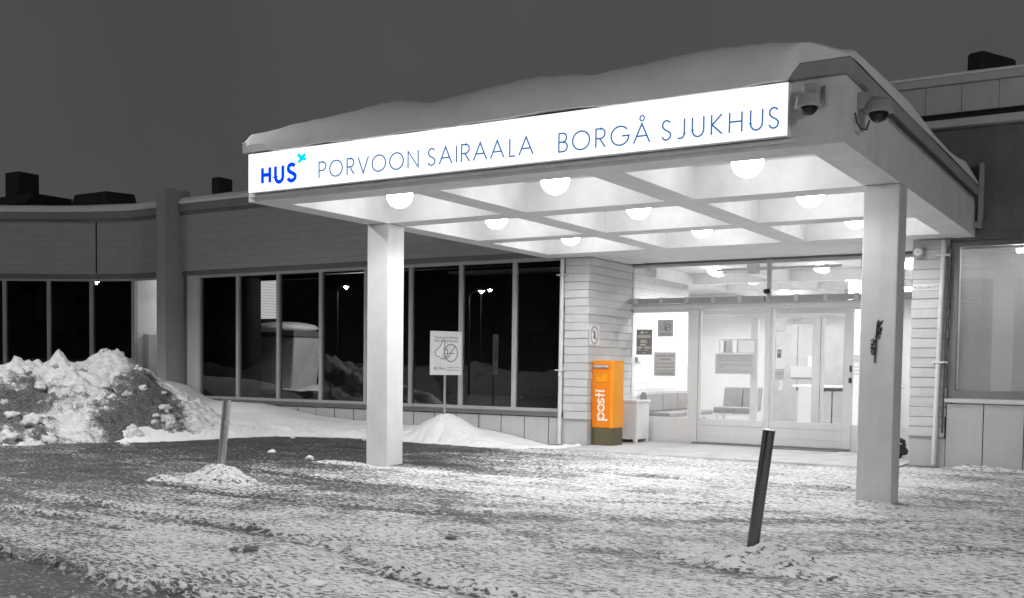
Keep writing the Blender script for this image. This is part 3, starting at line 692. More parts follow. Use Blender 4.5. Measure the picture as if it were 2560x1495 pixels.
# ================================================================== SNOW ON ROOFS
def roof_snow_canopy():
    fx = [-.07,.0,.12,.6,1.2,2.19,2.675,3.2,3.97,4.6,5.2,5.88,6.32,6.7,6.91,7.0,7.05]
    fz = [3.99,4.05,4.115,4.15,4.18,4.245,4.175,4.21,4.262,4.20,4.235,4.268,4.238,4.19,4.12,4.08,4.0]
    xs = np.concatenate([[-.07,-.05,-.02], np.arange(.02, 7.0, .05), [7.0,7.03,7.05]])
    prof = [(-.06,.0,0),(-.115,.02,0),(-.145,.3,0),(-.12,.62,0),(-.06,.85,0),(.04,1,0),(.3,1,.03),(.8,1,.06),(1.6,1,.08),(2.6,1,.07),(3.8,1,.05),(4.8,1,.03),(5.6,1,.07),(6.2,1,.14),(6.6,1,.14),(6.95,1,.05),(7.1,.4,0),(7.13,0,0)]
    U = []; V = []; Z = []
    for x in xs:
        zt = np.interp(x, fx, fz); drape = sstep(6.62, 6.5, np.array(x))*sstep(.0, .12, np.array(x)); zb = 4.002-(.150+.022*(vn(x*3.3, 0, 3)-.5)*2+.008*(vn(x*14, 0, 4)-.5))*drape
        edge = float(np.clip(min(x+.07, 7.05-x)/.30, 0, 1)); edge = math.sqrt(max(0, 1-(1-edge)**2))
        ru, rv, rz = [], [], []
        for k, (y, f, e) in enumerate(prof):
            yy = y*(1 if k > 4 else float(drape))+(0 if k > 4 else .0)
            if k <= 4: yy = y*float(drape)-.044*(1-float(drape))
            z = zb+(zt-zb)*f
            if k > 5: z = 4.0+(zt+e-4.0)*f*edge + (0 if k > 14 else .05*(float(vn(x*.9+3, y*.8, 8))-.5)*edge)
            else: z = zb+(4.0+(zt-4.0)*edge-zb)*f if drape < .5 else z
            if k > 5:
                zr = float(np.interp(yy, [0, .17, 1.2, 2.65, 3.6, 4.83, 5.5, 6.1, 6.6, 6.95, 7.1], [4.10, 4.14, 4.20, 4.235, 4.16, 4.11, 4.16, 4.235, 4.20, 4.12, 4.03]))
                lip = float(np.clip((7.05-x)/.11, 0, 1)); lip = math.sqrt(max(0, 1-(1-lip)**2)); wr = float(sstep(6.0, 6.85, np.array(x)))
                if k <= 15: z = z*(1-wr)+(4.0+(zr-4.0)*lip)*wr
            z += (.035*(float(fbm(np.array(x*2.6), np.array(y*3+k*.7), 5, 3))-.5)+.012*(float(vn(x*9, y*9+k, 15))-.5))*(1 if 1 < k < 16 else 0)
            ru.append(x); rv.append(yy); rz.append(z)
        U.append(ru); V.append(rv); Z.append(rz)
    m = MB().grid(np.array(U), np.array(V), np.array(Z)); nP = len(prof); n = len(xs)
    m.f.append(tuple(range(nP))); m.s.append(False); m.f.append(tuple(range((n-1)*nP+nP-1, (n-1)*nP-1, -1))); m.s.append(False)
    o = obj('roof_snow', m, 'snow'); tag(o, 'thick wavy blanket of snow lying on the entrance canopy', 'snow', 'snow lying on the roofs')
roof_snow_canopy()
def edge_snow(pts, z, h, label, name='roof_snow', y_out=.11, depth=1.4, wob=.03, seed=1):
    P = [Vector(p) for p in pts]; L = [0]
    for a, b in zip(P[:-1], P[1:]): L.append(L[-1]+(b-a).length)
    ss = np.arange(0, L[-1], .12); prof = [(.0,.0),(y_out*.8,.02),(y_out,.35),(y_out*.75,.75),(.0,1),(-.3,1.05),(-depth,1.0),(-depth,0)]
    U, V, Zs = [], [], []
    for s in ss:
        i = max(k for k in range(len(L)-1) if L[k] <= s); t = (s-L[i])/(L[i+1]-L[i]); p = P[i].lerp(P[i+1], t)
        d = (P[i+1]-P[i]).normalized()
        if i+2 < len(P): d = d.lerp((P[i+2]-P[i+1]).normalized(), t*.5).normalized()
        if i > 0: d = d.lerp((P[i]-P[i-1]).normalized(), (1-t)*.5).normalized()
        nrm = Vector((-d.y, d.x)); hh = h*(1+wob*12*(float(fbm(np.array(s*.5), np.array(0.), seed, 3))-.5))
        U.append([p.x+nrm.x*a for a, b in prof]); V.append([p.y+nrm.y*a for a, b in prof]); Zs.append([z+hh*b for a, b in prof])
    m = MB().grid(np.array(U), np.array(V), np.array(Zs)); n = len(ss); k = len(prof)
    m.f += [tuple(range(k)), tuple(range((n-1)*k+k-1, (n-1)*k-1, -1))]; m.s += [False, False]
    o = obj(name, m, 'snow'); tag(o, label, 'snow', 'snow lying on the roofs')
edge_snow([(4.0, D), (-9.6, D)], 4.932, .175, 'even strip of snow along the straight roof edge behind the canopy', seed=2)
edge_snow(CUR, 4.952, .19, 'strip of snow following the curved roof edge at the far left', seed=4)
edge_snow([(16, 7.52), (3.16, 7.52)], 5.702, .045, 'thin crust of snow on the tall parapet cap', y_out=.03, depth=.4, wob=.05, seed=6)

# ================================================================== ROOF VENTS
v = thing('roof_vent', 'black square chimney box with a wide flange on the far left roof', 'vent', (-18.5, 9.1, 4.9), 0, 'vents on the roof')
obj('vent_shaft', MB().box(-18.83, 8.8, 4.9, -18.2, 9.45, 6.70), 'vent', v, bev=.02); obj('flange', MB().hexa([(-19.3,8.5,5.72),(-17.4,8.5,5.72),(-17.4,9.9,5.72),(-19.3,9.9,5.72),(-19.2,8.6,5.98),(-17.2,8.6,5.98),(-17.2,9.8,5.98),(-19.2,9.8,5.98)]), 'vent', v)
v = thing('roof_vent', 'low black sloped roof hatch between the chimney box and the fin wall', 'vent', (-15, 9, 4.9), 0, 'vents on the roof')
obj('hatch_hood', MB().hexa([(-16.1,8.6,4.9),(-13.75,8.6,4.9),(-13.75,9.5,4.9),(-16.1,9.5,4.9),(-15.4,8.6,5.80),(-14.1,8.6,5.80),(-14.1,9.5,5.84),(-15.4,9.5,5.84)]), 'vent', v, bev=.03)
obj('hatch_base', MB().box(-16.2, 8.55, 4.88, -13.65, 9.55, 5.1), 'vent', v)
v = thing('roof_vent', 'small black vent cowl on the roof beside the left end of the sign', 'vent', (-10.2, 9, 4.9), 0, 'vents on the roof')
obj('vent_shaft', MB().box(-10.36, 8.86, 4.9, -10.2, 9.2, 5.6), 'vent', v); obj('cowl', MB().box(-10.42, 8.8, 5.45, -10.14, 9.26, 5.87), 'vent', v, bev=.05, seg=3)
v = thing('roof_vent', 'large black rounded vent on the parapet at the top right', 'vent', (6.6, 10.5, 4.9), 0, 'vents on the roof')
obj('vent_shaft', MB().prism([(6.55,9.35),(6.75,9.3),(7.05,9.9),(6.85,9.95)], 4.9, 5.7), 'vent', v); obj('cowl', MB().prism([(6.47,9.27),(6.75,9.18),(7.15,9.98),(6.87,10.07)], 5.6, 6.5), 'vent', v, bev=.07, seg=4)

# ================================================================== SECURITY CAMERAS
k = thing('security_camera', 'grey dome security camera beside the right end of the lit sign', 'camera', (6.74, -.2, 3.6), 0, 'dome cameras on the canopy')
obj('housing', MB().lathe([(.001,.075),(.07,.075),(.095,.05),(.105,-.02),(.112,-.035),(.085,-.038),(.001,-.03)], (6.735,-.17,3.625), 28), 'camera', k)
obj('dome', MB().lathe([(.075,0)]+[(.075*math.cos(R(a)), -.072*math.sin(R(a))) for a in range(10, 90, 12)]+[(.001,-.072)], (6.745,-.17,3.592), 24), 'lens', k)
obj('bracket', MB().box(6.69, -.14, 3.70, 6.80, -.002, 3.80).box(6.84, -.06, 3.62, 6.86, -.002, 3.80), 'camera', k, bev=.006); obj('screw_cap', MB().tube([(6.70,-.2,3.70),(6.70,-.2,3.755)], .014, 10), 'pipe', k)
k = thing('security_camera', 'dome security camera coloured dark for its shade, with a looped cable on the side of the canopy', 'camera', (7.2, .45, 3.6), 0, 'dome cameras on the canopy')
obj('housing', MB().lathe([(.001,.08),(.08,.08),(.11,.05),(.125,-.02),(.128,-.035),(.09,-.04),(.001,-.03)], (7.17,.45,3.66), 28), 'cap', k)  # housing and bracket in a darker grey, shade on this side put into the colour
obj('dome', MB().lathe([(.082,0)]+[(.082*math.cos(R(a)), -.085*math.sin(R(a))) for a in range(10, 90, 12)]+[(.001,-.085)], (7.17,.45,3.622), 24), 'lens', k)
obj('bracket', MB().box(7.002, .38, 3.66, 7.10, .52, 3.80), 'cap', k, bev=.006)
obj('cable_loop', MB().tube([(7.02,.25,3.60),(7.03,.28,3.52),(7.05,.34,3.475),(7.08,.41,3.48),(7.10,.43,3.56)], .009, 8), 'conduit', k)

# ================================================================== PIPES AND SMALL WALL FITTINGS
def pipe(name, label, top, bot, r, mat, brk, group=None, shoe=True):
    t = thing(name, label, 'pipe', (bot[0], bot[1], 0), 0, group); tp, bt = Vector(top), Vector(bot)
    m1 = tp.lerp(bt, .88); obj('pipe_run', MB().tube([tp, m1], r, 14), mat, t)
    if shoe: obj('pipe_shoe', MB().tube([m1, m1.lerp(bt, .35), bt], [r*1.12, r*.95, r*.9], 14), mat, t)
    for z in brk:
        p = tp.lerp(bt, (tp.z-z)/(tp.z-bt.z)); obj('bracket', MB().box(p.x-r-.055, p.y-r-.006, z-.012, p.x+r+.05, p.y+r+.05, z+.012), mat, t, bev=.004)
    return t
t = pipe('drainpipe', 'pale drainpipe between the dark windows and the left brick pier', (.312, D-.06, 3.29), (.300, D-.06, .03), .036, 'pipe', (3.0, 1.33), 'drainpipes on the facade')
obj('sticker', MB().box(.285, D-.102, 1.22, .325, D-.097, 1.29), 'paper', t)
pipe('drainpipe', 'slanting pale drainpipe on the right brick pier', (6.60, D-.085, 3.28), (6.55, D-.085, .04), .036, 'pipe', (3.06, 1.52), 'drainpipes on the facade')
t = thing('cable_conduit', 'thin dark conduit running down beside the right drainpipe', 'conduit', (6.65, D-.04, .45))
obj('conduit_run', MB().tube([(6.668, D-.05, 3.2), (6.655, D-.05, 1.9), (6.645, D-.05, .5)], .013, 10), 'conduit', t); obj('clip', MB().tube([(6.667,D-.07,3.06),(6.667,D-.10,3.06)], .022, 12), 'pipe', t); obj('clip', MB().box(6.62,D-.08,1.51,6.69,D-.03,1.535), 'pipe', t)
t = thing('alarm_siren', 'round grey alarm siren under the canopy on the right brick pier', 'siren', (6.25, D-.05, 3.12))
obj('housing', MB().lathe([(.001,-.13),(.055,-.13),(.08,-.10),(.085,-.05),(.06,-.04),(.06,.0)], (6.262, D-.03, 3.115), 24, 'y'), 'camera', t); obj('horn_plate', MB().lathe([(.001,-.142),(.045,-.142),(.052,-.132)], (6.262, D-.03, 3.115), 20, 'y'), 'paper', t); obj('horn_mouth', MB().lathe([(.001,-.146),(.010,-.146),(.012,-.142)], (6.262, D-.03, 3.115), 12, 'y'), 'gink', t)
t = thing('name_plate', 'narrow white street name plate on the right brick pier', 'sign', (6.36, D-.04, 2.61))
obj('plate', MB().box(6.185, D-.052, 2.568, 6.555, D-.037, 2.655), 'board', t, bev=.002); q = MB(); text(q, 'PUOLILLAAKUITTI', .062, 6.20, 2.588, D-.0535, width=.34); obj('lettering', q, 'ink', t)
def notice_hand(mb_line, mb_ring, x, z, s, y):  # thumbs-up hand with a cigarette, ring and bar
    P = lambda pts: [(x+a*s, z+b*s) for a, b in pts]
    ribbon(mb_line, P([(-.50,.06),(-.42,.10),(-.30,.20),(-.16,.36),(-.08,.58),(-.02,.63),(.05,.58),(.04,.38),(-.02,.18),(.14,.17),(.20,.12),(.21,.02),(.19,-.08),(.16,-.18),(.10,-.27),(.05,-.33),(-.10,-.34),(-.22,-.25),(-.34,-.20),(-.46,-.18)]), .028*s, y, True)
    for a in ([(-.06,.07),(.0,.09),(.14,.07)], [(-.08,-.04),(.0,-.06),(.16,-.06)], [(-.10,-.14),(.0,-.18),(.13,-.18)], [(-.12,-.22),(.0,-.28),(.06,-.27)]): ribbon(mb_line, P(a), .024*s, y-.0004)
    ribbon(mb_line, P([(.21,-.05),(.56,-.04)]), .03*s, y-.0006)
    ribbon(mb_ring, [(x+(.40+.37*math.cos(R(a)))*s, z+(-.03+.42*math.sin(R(a)))*s) for a in range(0, 360, 12)], .055*s, y+.0006, True)
    ribbon(mb_ring, P([(.17,-.32),(.62,.28)]), .05*s, y+.0003)
# no-smoking plate on the recess wall (faces +x)
t = thing('no_smoking_plate', 'small white no smoking plate on the side of the left brick pier', 'sign', (.84, 7.35, 1.95), R(90))
obj('plate', MB().box(-.185, -.004, -.17, .185, .004, .17), 'board', t, local=True, bev=.002)
q = MB(); ribbon(q, [(.135*math.cos(R(a)), .15*math.sin(R(a))) for a in range(0, 360, 12)], .028, -.0045, True, .001); ribbon(q, [(-.09,.10),(.09,-.10)], .022, -.0052, th=.001); obj('ring', q, 'gink', t, local=True)
q = MB(); ribbon(q, [(-.03,.08),(.02,.03),(-.02,-.02),(.03,-.07)], .03, -.0047, th=.001); ribbon(q, [(-.05,-.05),(.05,.0)], .02, -.0049, th=.001); obj('cigarette_mark', q, 'ink', t, local=True)
t.location.x = .846

# ================================================================== SIGN POST (faces the road, turned to the camera)
ang = R(66); sp = thing('sign_post', 'white no smoking sign on a thin grey post in the snow bank', 'sign', (-1.70, 6.45, 0), ang)
obj('post', MB().tube([(0,.03,0),(0,.03,1.9)], .021, 12), 'cap', sp, local=True)
obj('sign_board', MB().box(-.33, -.008, 1.215, .33, .006, 2.005), 'board', sp, local=True, bev=.004)
ln = MB(); rg = MB(); notice_hand(ln, rg, -.045, 1.625, .37, -.0085); obj('hand_outline', ln, 'ink', sp, local=True); obj('ban_ring', rg, 'gink', sp, local=True)
hp = [(-.50,.06),(-.42,.10),(-.30,.20),(-.16,.36),(-.08,.58),(-.02,.63),(.05,.58),(.04,.38),(-.02,.18),(.14,.17),(.20,.12),(.21,.02),(.19,-.08),(.16,-.18),(.10,-.27),(.05,-.33),(-.10,-.34),(-.22,-.25),(-.34,-.20),(-.46,-.18)]; hf = MB().plate([(-.045+a*.37, 1.625+b*.37) for a, b in hp][::-1], -.0083, -.0081); obj('hand_fill', hf, 'paper', sp, local=True)
for s_, sz, x_, z_, wd_ in (('Tupakointi kielletty', .062, -.25, 1.872, .50), ('Rökning förbjuden', .062, -.245, 1.812, .50), ('25m', .070, -.18, 1.310, .16), ('Tupakointitila', .038, .01, 1.343, .27), ('Röksutrymme', .038, .012, 1.293, .265)):
    q = MB(); text(q, s_, sz, x_, z_, -.0095, width=wd_); obj('lettering', q, 'ink', sp, local=True)
obj('arrow', MB().plate([(-.26,1.333),(-.205,1.293),(-.205,1.375)], -.0095, -.0082), 'gink', sp, local=True)

# ================================================================== BOLLARDS
def bollard(label, base, top, r, mat):
    t = thing('bollard', label, 'bollard', base, 0, 'leaning steel bollards'); d = Vector(top)-Vector(base)
    obj('shaft', MB().tube([base, Vector(base)+d*.5, top], r, 22), mat, t)
    e = Vector(top); n = d.normalized(); obj('top_cap', MB().tube([e+n*.0005, e+n*.004, e+n*.007], [r*.99, r*1.02, r*.9], 22), 'steel', t)
bollard('pale leaning steel bollard in a snow mound left of the column', (-.345,-.13,-.02), (-.235,-.12,.935), .048, 'steel')
bollard('dark leaning steel bollard in the snow in front of the doors', (6.715,-1.27,-.02), (6.825,-1.26,.925), .046, 'dsteel')

# ================================================================== MAILBOX
mb_ = thing('mailbox', 'tall orange mailbox with white lettering on a dark olive base', 'mailbox', (1.05, 7.5, 0))
fx = lambda u: .84+(u-85)/345*.415
fz = lambda v: 1.5-(v-130)/985*1.17
YF = 7.30
obj('base', MB().prism([(.862,YF+.01),(1.238,YF+.01),(1.255,YF+.06),(1.255,7.70),(.85,7.70),(.85,YF+.05)], .02, .33), 'olive', mb_, bev=.006)
obj('foot', MB().box(.87, YF+.04, 0, 1.235, 7.68, .022), 'conduit', mb_)
obj('body', MB().box(.84, YF, .331, 1.255, 7.72, 1.488), 'orange', mb_, bev=.014, seg=3)
obj('lid', MB().hexa([(.84,YF-.003,1.489),(1.256,YF-.003,1.489),(1.256,7.72,1.489),(.84,7.72,1.489),(.85,YF+.01,1.503),(1.246,YF+.01,1.503),(1.246,7.71,1.515),(.85,7.71,1.515)]), 'orange', mb_, bev=.004)
obj('door', MB().box(fx(96), YF-.006, fz(1100), fx(385), YF-.0005, fz(150)), 'orange2', mb_, bev=.003)
obj('letter_slot', MB().lathe([(.001,0),(.03,0),(.034,.02),(.034,.26),(.03,.285),(.001,.285)], (fx(118), YF-.004, fz(215)), 16, 'x'), 'steel', mb_)
obj('label_plate', MB().box(fx(150), YF-.0085, fz(440), fx(328), YF-.0062, fz(310)), 'orange', mb_)
q = MB(); text(q, 'Tyhjennys Arki', .024, fx(160), fz(345), YF-.009, width=.13); text(q, 'Tömning 16.00', .018, fx(160), fz(362), YF-.009, width=.10); text(q, 'posti', .020, fx(158), fz(437), YF-.009)
q.box(fx(148), YF-.0095, fz(312), fx(330), YF-.0086, fz(308)); q.box(fx(148), YF-.0095, fz(443), fx(330), YF-.0086, fz(439)); obj('fine_print', q, 'ogrit', mb_)
lt = MB(); yl = YF-.0065
def P_(pts): return [(fx(u), fz(v)) for u, v in pts]
def el(cu, cv, ru, rv, a0, a1, n=18): return [(fx(cu+ru*math.cos(R(a0+(a1-a0)*i/n))), fz(cv+rv*math.sin(R(a0+(a1-a0)*i/n)))) for i in range(n+1)]
wd = .033
# word reads upwards; each letter is split by a thin centre line at u=242
def halves(pts_list):
    for pts in pts_list: ribbon(lt, pts, wd, yl)
halves([el(247, 938, 42, 50, 0, 165), el(237, 938, 42, 50, 195, 360)][:0])
ribbon(lt, el(248, 938, 40, 46, -88, 88), wd, yl); ribbon(lt, el(236, 938, 40, 46, 92, 268), wd, yl)          # p bowl
ribbon(lt, P_([(187, 993), (238, 993)]), wd, yl-.0004); ribbon(lt, P_([(246, 993), (347, 993)]), wd, yl-.0004)           # p stem
ribbon(lt, el(248, 815, 40, 46, -88, 88), wd, yl); ribbon(lt, el(236, 815, 40, 46, 92, 268), wd, yl)          # o
ribbon(lt, P_([(198, 684), (200, 721), (208, 738), (222, 742), (234, 732), (238, 716)]), wd*.9, yl); ribbon(lt, P_([(246, 711), (252, 691), (268, 684), (284, 696), (286, 721), (284, 754)]), wd*.9, yl)  # s
ribbon(lt, P_([(147, 630), (238, 630)]), wd, yl); ribbon(lt, P_([(246, 634), (296, 634)]), wd, yl); ribbon(lt, P_([(207, 600), (207, 664)]), wd*.85, yl-.0005)  # t
ribbon(lt, P_([(190, 571), (238, 571)]), wd, yl); ribbon(lt, P_([(246, 571), (294, 571)]), wd, yl)               # i
for a in (20, 80, 140): ribbon(lt, P_([(165-22*math.cos(R(a)), 568-24*math.sin(R(a))), (165, 568), (165+22*math.cos(R(a)), 568+24*math.sin(R(a)))]), .009, yl-.0002*(a/20))
obj('lettering', lt, 'letter', mb_)

# ================================================================== CABINET BIN, BAG, MAT
bn = thing('litter_bin', 'white boxy litter bin with an overhanging lid standing behind the mailbox', 'bin', (1.06, 8.5, 0))
obj('cabinet', MB().box(.862, 8.25, .085, 1.262, 8.80, .752), 'bin', bn, bev=.006); obj('lid', MB().box(.845, 8.225, .754, 1.285, 8.825, .80), 'bin', bn, bev=.01)
for xx, yy in ((.875,8.27),(1.19,8.27),(.875,8.71),(1.19,8.71)): obj('foot', MB().box(xx, yy, .027, xx+.065, yy+.07, .084), 'bin', bn)
obj('corner_trim', MB().box(1.2625, 8.255, .1, 1.2645, 8.262, .745), 'gink', bn)
def blob(c, r, seed, sub=3, amp=.25, freq=2.0, flat=1.0):
    bm = bmesh.new(); bmesh.ops.create_icosphere(bm, subdivisions=sub, radius=1)
    from mathutils import noise as mn
    vs = []
    for v in bm.verts:
        n = v.co.normalized(); k = 1+amp*(mn.noise(n*freq+Vector((seed*3.1, seed*1.7, seed)))+.5*mn.noise(n*freq*2.3+Vector((seed, 9, seed*2))))
        vs.append((c[0]+n.x*r*k, c[1]+n.y*r*k, c[2]+n.z*r*k*flat))
    bm.verts.ensure_lookup_table(); bm.faces.ensure_lookup_table()
    m = MB().add(vs, [tuple(v.index for v in f.verts) for f in bm.faces], True); bm.free(); return m
bg_ = thing('rubbish_bag', 'black rubbish bag with pale straps behind the right-hand column', 'bag', (5.79, 8.1, .03))
obj('bag', blob((5.79, 8.1, .20), .19, 5, 3, .3, 2.2, .95), 'black', bg_); obj('bag_neck', blob((5.80, 8.07, .41), .055, 9, 2, .3), 'black', bg_)
obj('strap', MB().tube([(5.70,7.91,.31),(5.83,7.90,.27),(5.93,7.95,.26)], .010, 8), 'pipe', bg_); obj('strap', MB().tube([(5.68,7.92,.15),(5.80,7.89,.12),(5.88,7.92,.11)], .008, 8), 'pipe', bg_)
t = tag(obj('door_mat', MB().box(3.58, 8.60, .0275, 4.75, 8.80, .042), 'dframe', bev=.004), 'dark rubber door mat on the slab under the sliding doors', 'mat')
t = thing('motion_sensor', 'small black dome sensor on the round mullion above the doors', 'sensor', (3.45, YE-.07, 2.74)); obj('dome', MB().lathe([(.001,-.05),(.045,-.045),(.068,-.01),(.07,.02),(.05,.035),(.001,.035)], (3.452, YE-.135, 2.745), 20), 'lens', t); obj('mount', MB().box(3.425, YE-.1, 2.755, 3.48, YE-.06, 2.79), 'conduit', t)
t = thing('door_button', 'black door button pad with a card reader on the right door frame', 'button', (4.88, YE, 1.3)); obj('pad', MB().box(4.865, YE-.03, 1.36, 4.90, YE-.001, 1.47), 'black', t, bev=.005); obj('reader', MB().box(4.855, YE-.035, 1.18, 4.905, YE-.001, 1.265), 'black', t, bev=.006)

# ================================================================== NOTICES ON THE GLASS
YG = YE+.036                                     # just in front of the panes
def notice(name, label, x0, x1, z0, z1, mat, cat='notice', group=None):
    t = thing(name, label, cat, ((x0+x1)/2, YG, z0), 0, group); obj('sheet', MB().box(x0, YG-.0015, z0, x1, YG, z1), mat, t); return t
YT = YG-.0022
t = notice('poster', 'dark grey information poster on the side window left of the doors', .905, 1.225, 1.635, 2.105, 'dpaper', 'poster')
q = MB(); text(q, 'TWIST', .045, 1.045, 2.035, YT, width=.10); q.add([(.985,YT,2.035),(1.035,YT,2.035),(1.035,YT,2.075),(1.01,YT,2.07)], [(0,1,2,3)])
for z, a, b in ((2.0,.93,1.19),(1.975,.925,1.20),(1.955,.925,1.19),(1.905,.985,1.12),(1.885,.985,1.11),(1.86,.985,1.13),(1.83,.985,1.07),(1.815,.985,1.11),(1.78,.92,1.02),(1.765,.92,1.02),(1.78,1.06,1.20),(1.76,1.06,1.19),(1.73,.93,1.0),(1.72,1.07,1.15),(1.67,1.02,1.09)): q.box(a, YT-.0004, z-.005, b, YT, z+.004)
obj('print', q, 'letter', t)
t = notice('no_smoking_notice', 'square grey no smoking notice with a thumbs up hand on the side window', 1.335, 1.645, 1.972, 2.282, 'gpaper', 'notice')
ln = MB(); rg = MB(); notice_hand(ln, rg, 1.475, 2.145, .155, YT); ln.box(1.38, YT-.0005, 2.024, 1.60, YT, 2.032); ln.box(1.38, YT-.0005, 1.998, 1.60, YT, 2.006); obj('hand_outline', ln, 'ink', t); obj('ban_ring', rg, 'ink', t)
t = notice('parking_notice', 'pale parking fee notice with a boxed company name on the side window', 1.272, 1.704, 1.245, 1.682, 'gpaper', 'notice')
q = MB(); c_ = 1.488
for s, z, wdt in (('Muistithan maksaa', 1.605, .36), ('pysäköinnin?', 1.54, .23), ('Kom ihåg att betala', 1.462, .36), ('parkeringsavgiften?', 1.398, .37)): text(q, s, .05, c_-wdt/2, z, YT, width=wdt)
text(q, 'CityParkki', .072, c_-.155, 1.278, YT-.001, width=.31)
for a in ((c_-.175,1.262,c_+.175,1.268),(c_-.175,1.344,c_+.175,1.35),(c_-.175,1.268,c_-.170,1.344),(c_+.170,1.268,c_+.175,1.344)): q.box(a[0], YT-.0008, a[1], a[2], YT, a[3])
obj('print', q, 'ink', t)
t = thing('window_lettering', 'two pale lines of lettering on the side window under the no smoking notice', 'lettering', (1.48, YG, 1.88)); q = MB(); text(q, 'ja sähkösavukkeet kielletty', .026, 1.30, 1.922, YT, width=.36); text(q, 'och elcigaretter förbjudna', .026, 1.28, 1.885, YT, width=.41); obj('print', q, 'gink', t)
t = thing('switch_box', 'small white wall box on the brick lobby wall under the dark poster', 'switch', (.8, 9.25, 1.5)); obj('cover', MB().box(.798, 9.15, 1.50, .86, 9.38, 1.595), 'paper', t, bev=.006); obj('edge', MB().box(.798, 9.13, 1.50, .855, 9.148, 1.59), 'gink', t)
YD = YE+.04
YG = YD; YT = YG-.0022
t = notice('opening_hours_notice', 'wide pale notice with opening hours on the left sliding door', 2.47, 3.17, 1.30, 1.66, 'gpaper', 'notice')
q = MB()
for s, z, wdt in (('PÄIVYSTYKSEN OVI/INGÅNG FÖR JOUREN', 1.605, .60), ('ARKISIN / VARDAGAR', 1.567, .27), ('VIIKONLOPPUNA / VECKOSLUT', 1.530, .40), ('MUINA AIKOINA SOITA OVIKELLOA / RING', 1.452, .62), ('KLOCKAN', 1.415, .10), ('Porttipuhelin / Porttelefon', 1.345, .58)): text(q, s, .03, 2.52, z, YT, width=wdt)
text(q, '8.00-18.00', .03, 2.95, 1.567, YT, width=.18); text(q, '10.00-18.00', .03, 2.93, 1.530, YT, width=.20); obj('print', q, 'gink', t)
t = thing('framed_notice', 'two panel grey framed notice above the opening hours sheet', 'frame', (2.85, YG, 1.68)); q = MB()
for a in ((2.545,1.672,3.215,1.682),(2.545,1.905,3.215,1.917),(2.545,1.682,2.556,1.905),(3.197,1.682,3.215,1.905),(2.868,1.682,2.892,1.905)): q.box(a[0], YG-.012, a[1], a[2], YG, a[3])
obj('frame', q, 'alu', t); obj('sheet', MB().box(2.893, YG-.004, 1.683, 3.196, YG-.002, 1.904), 'paper', t); obj('photo', MB().box(2.62, YG-.004, 1.683, 2.79, YG-.002, 1.895), 'gpaper', t); obj('photo', MB().box(2.62, YG-.005, 1.683, 2.67, YG-.0042, 1.895), 'cap', t)
NP = [('blank pale sheet at eye level on the right sliding door', 3.58, 3.835, 1.80, 2.03, 'paper', 0), ('small sheet near the top of the right sliding door', 3.585, 3.73, 2.06, 2.28, 'paper', 0),
      ('tall sheet with a dark picture on the right sliding door', 3.575, 3.735, 1.40, 1.79, 'paper', 1), ('sheet below the dark picture on the right sliding door', 3.58, 3.735, 1.21, 1.39, 'gpaper', 2), ('lowest small sheet on the right sliding door', 3.635, 3.71, 1.03, 1.20, 'paper', 2)]
for lab, a, b, c, d, m, kind in NP:
    t = notice('paper_sheet', lab, a, b, c, d, m, 'sheet', 'sheets taped to the right sliding door')
    if kind == 1: obj('picture', MB().box(a+.03, YG-.004, d-.20, a+.10, YG-.0025, d-.055), 'dpaper', t); obj('picture_face', MB().lathe([(.001,-.001),(.022,-.001)], (a+.065, YG-.0044, d-.10), 14, 'y'), 'gpaper', t)
    if kind == 2: obj('print', MB().box(a+.02, YG-.004, d-.06, b-.02, YG-.0025, d-.05).box(a+.02, YG-.004, d-.09, b-.03, YG-.0025, d-.08), 'gink', t)
t = thing('door_vinyl', 'thin dark door numbers along the top of the right sliding door', 'lettering', (3.75, YG, 2.4)); q = MB(); text(q, '07-21 H 57', .05, 3.62, 2.375, YT, width=.18); text(q, '38-007', .05, 3.86, 2.225, YT, width=.16); obj('print', q, 'gink', t)

# ================================================================== LOBBY FURNITURE
be = thing('lobby_bench', 'grey padded three seat bench along the white brick lobby wall', 'bench', (1.15, 10.4, .025))
for y0, y1 in ((9.25,9.99),(10.0,10.74),(10.75,11.5)):
    m = MB(); pr = [(.86,.50),(.86,.86),(.89,.925),(.95,.93),(1.0,.89),(1.02,.70),(1.03,.56)]
    vs = [(a, y0, b) for a, b in pr]+[(a, y1, b) for a, b in pr]; n = len(pr)
    m.add(vs, [tuple(range(n)), tuple(range(2*n-1, n-1, -1))]+[(i, n+i, n+(i+1)%n, (i+1)%n) for i in range(n)]); obj('backrest', m, 'seat', be, bev=.012)
    obj('seat_cushion', MB().box(.95, y0, .46, 1.48, y1, .55), 'seat', be, bev=.025, seg=3)
obj('bench_frame', MB().box(.9, 9.3, .41, 1.45, 11.45, .458).box(.92, 9.5, .025, .98, 9.56, .41).box(1.36, 9.5, .025, 1.42, 9.56, .41).box(.92, 11.2, .025, .98, 11.26, .41).box(1.36, 11.2, .025, 1.42, 11.26, .41), 'entr', be)
ch = thing('lobby_armchair', 'grey padded two seat chair seen through the left sliding door', 'chair', (1.6, 12.6, .025))
for x0, x1 in ((1.20,1.62),(1.63,2.02)):
    obj('backrest', MB().hexa([(x0,12.75,.5),(x1,12.75,.5),(x1,12.9,.5),(x0,12.9,.5),(x0,12.85,1.0),(x1,12.85,1.0),(x1,13.0,1.0),(x0,13.0,1.0)]), 'seat', ch, bev=.03, seg=3); obj('seat_cushion', MB().box(x0, 12.2, .46, x1, 12.74, .58), 'seat', ch, bev=.025, seg=3)
obj('chair_frame', MB().box(1.2, 12.25, .42, 2.0, 12.8, .458).box(1.22,12.27,.025,1.27,12.32,.42).box(1.94,12.27,.025,1.99,12.32,.42).box(1.22,12.7,.025,1.27,12.75,.42).box(1.94,12.7,.025,1.99,12.75,.42), 'room', ch)
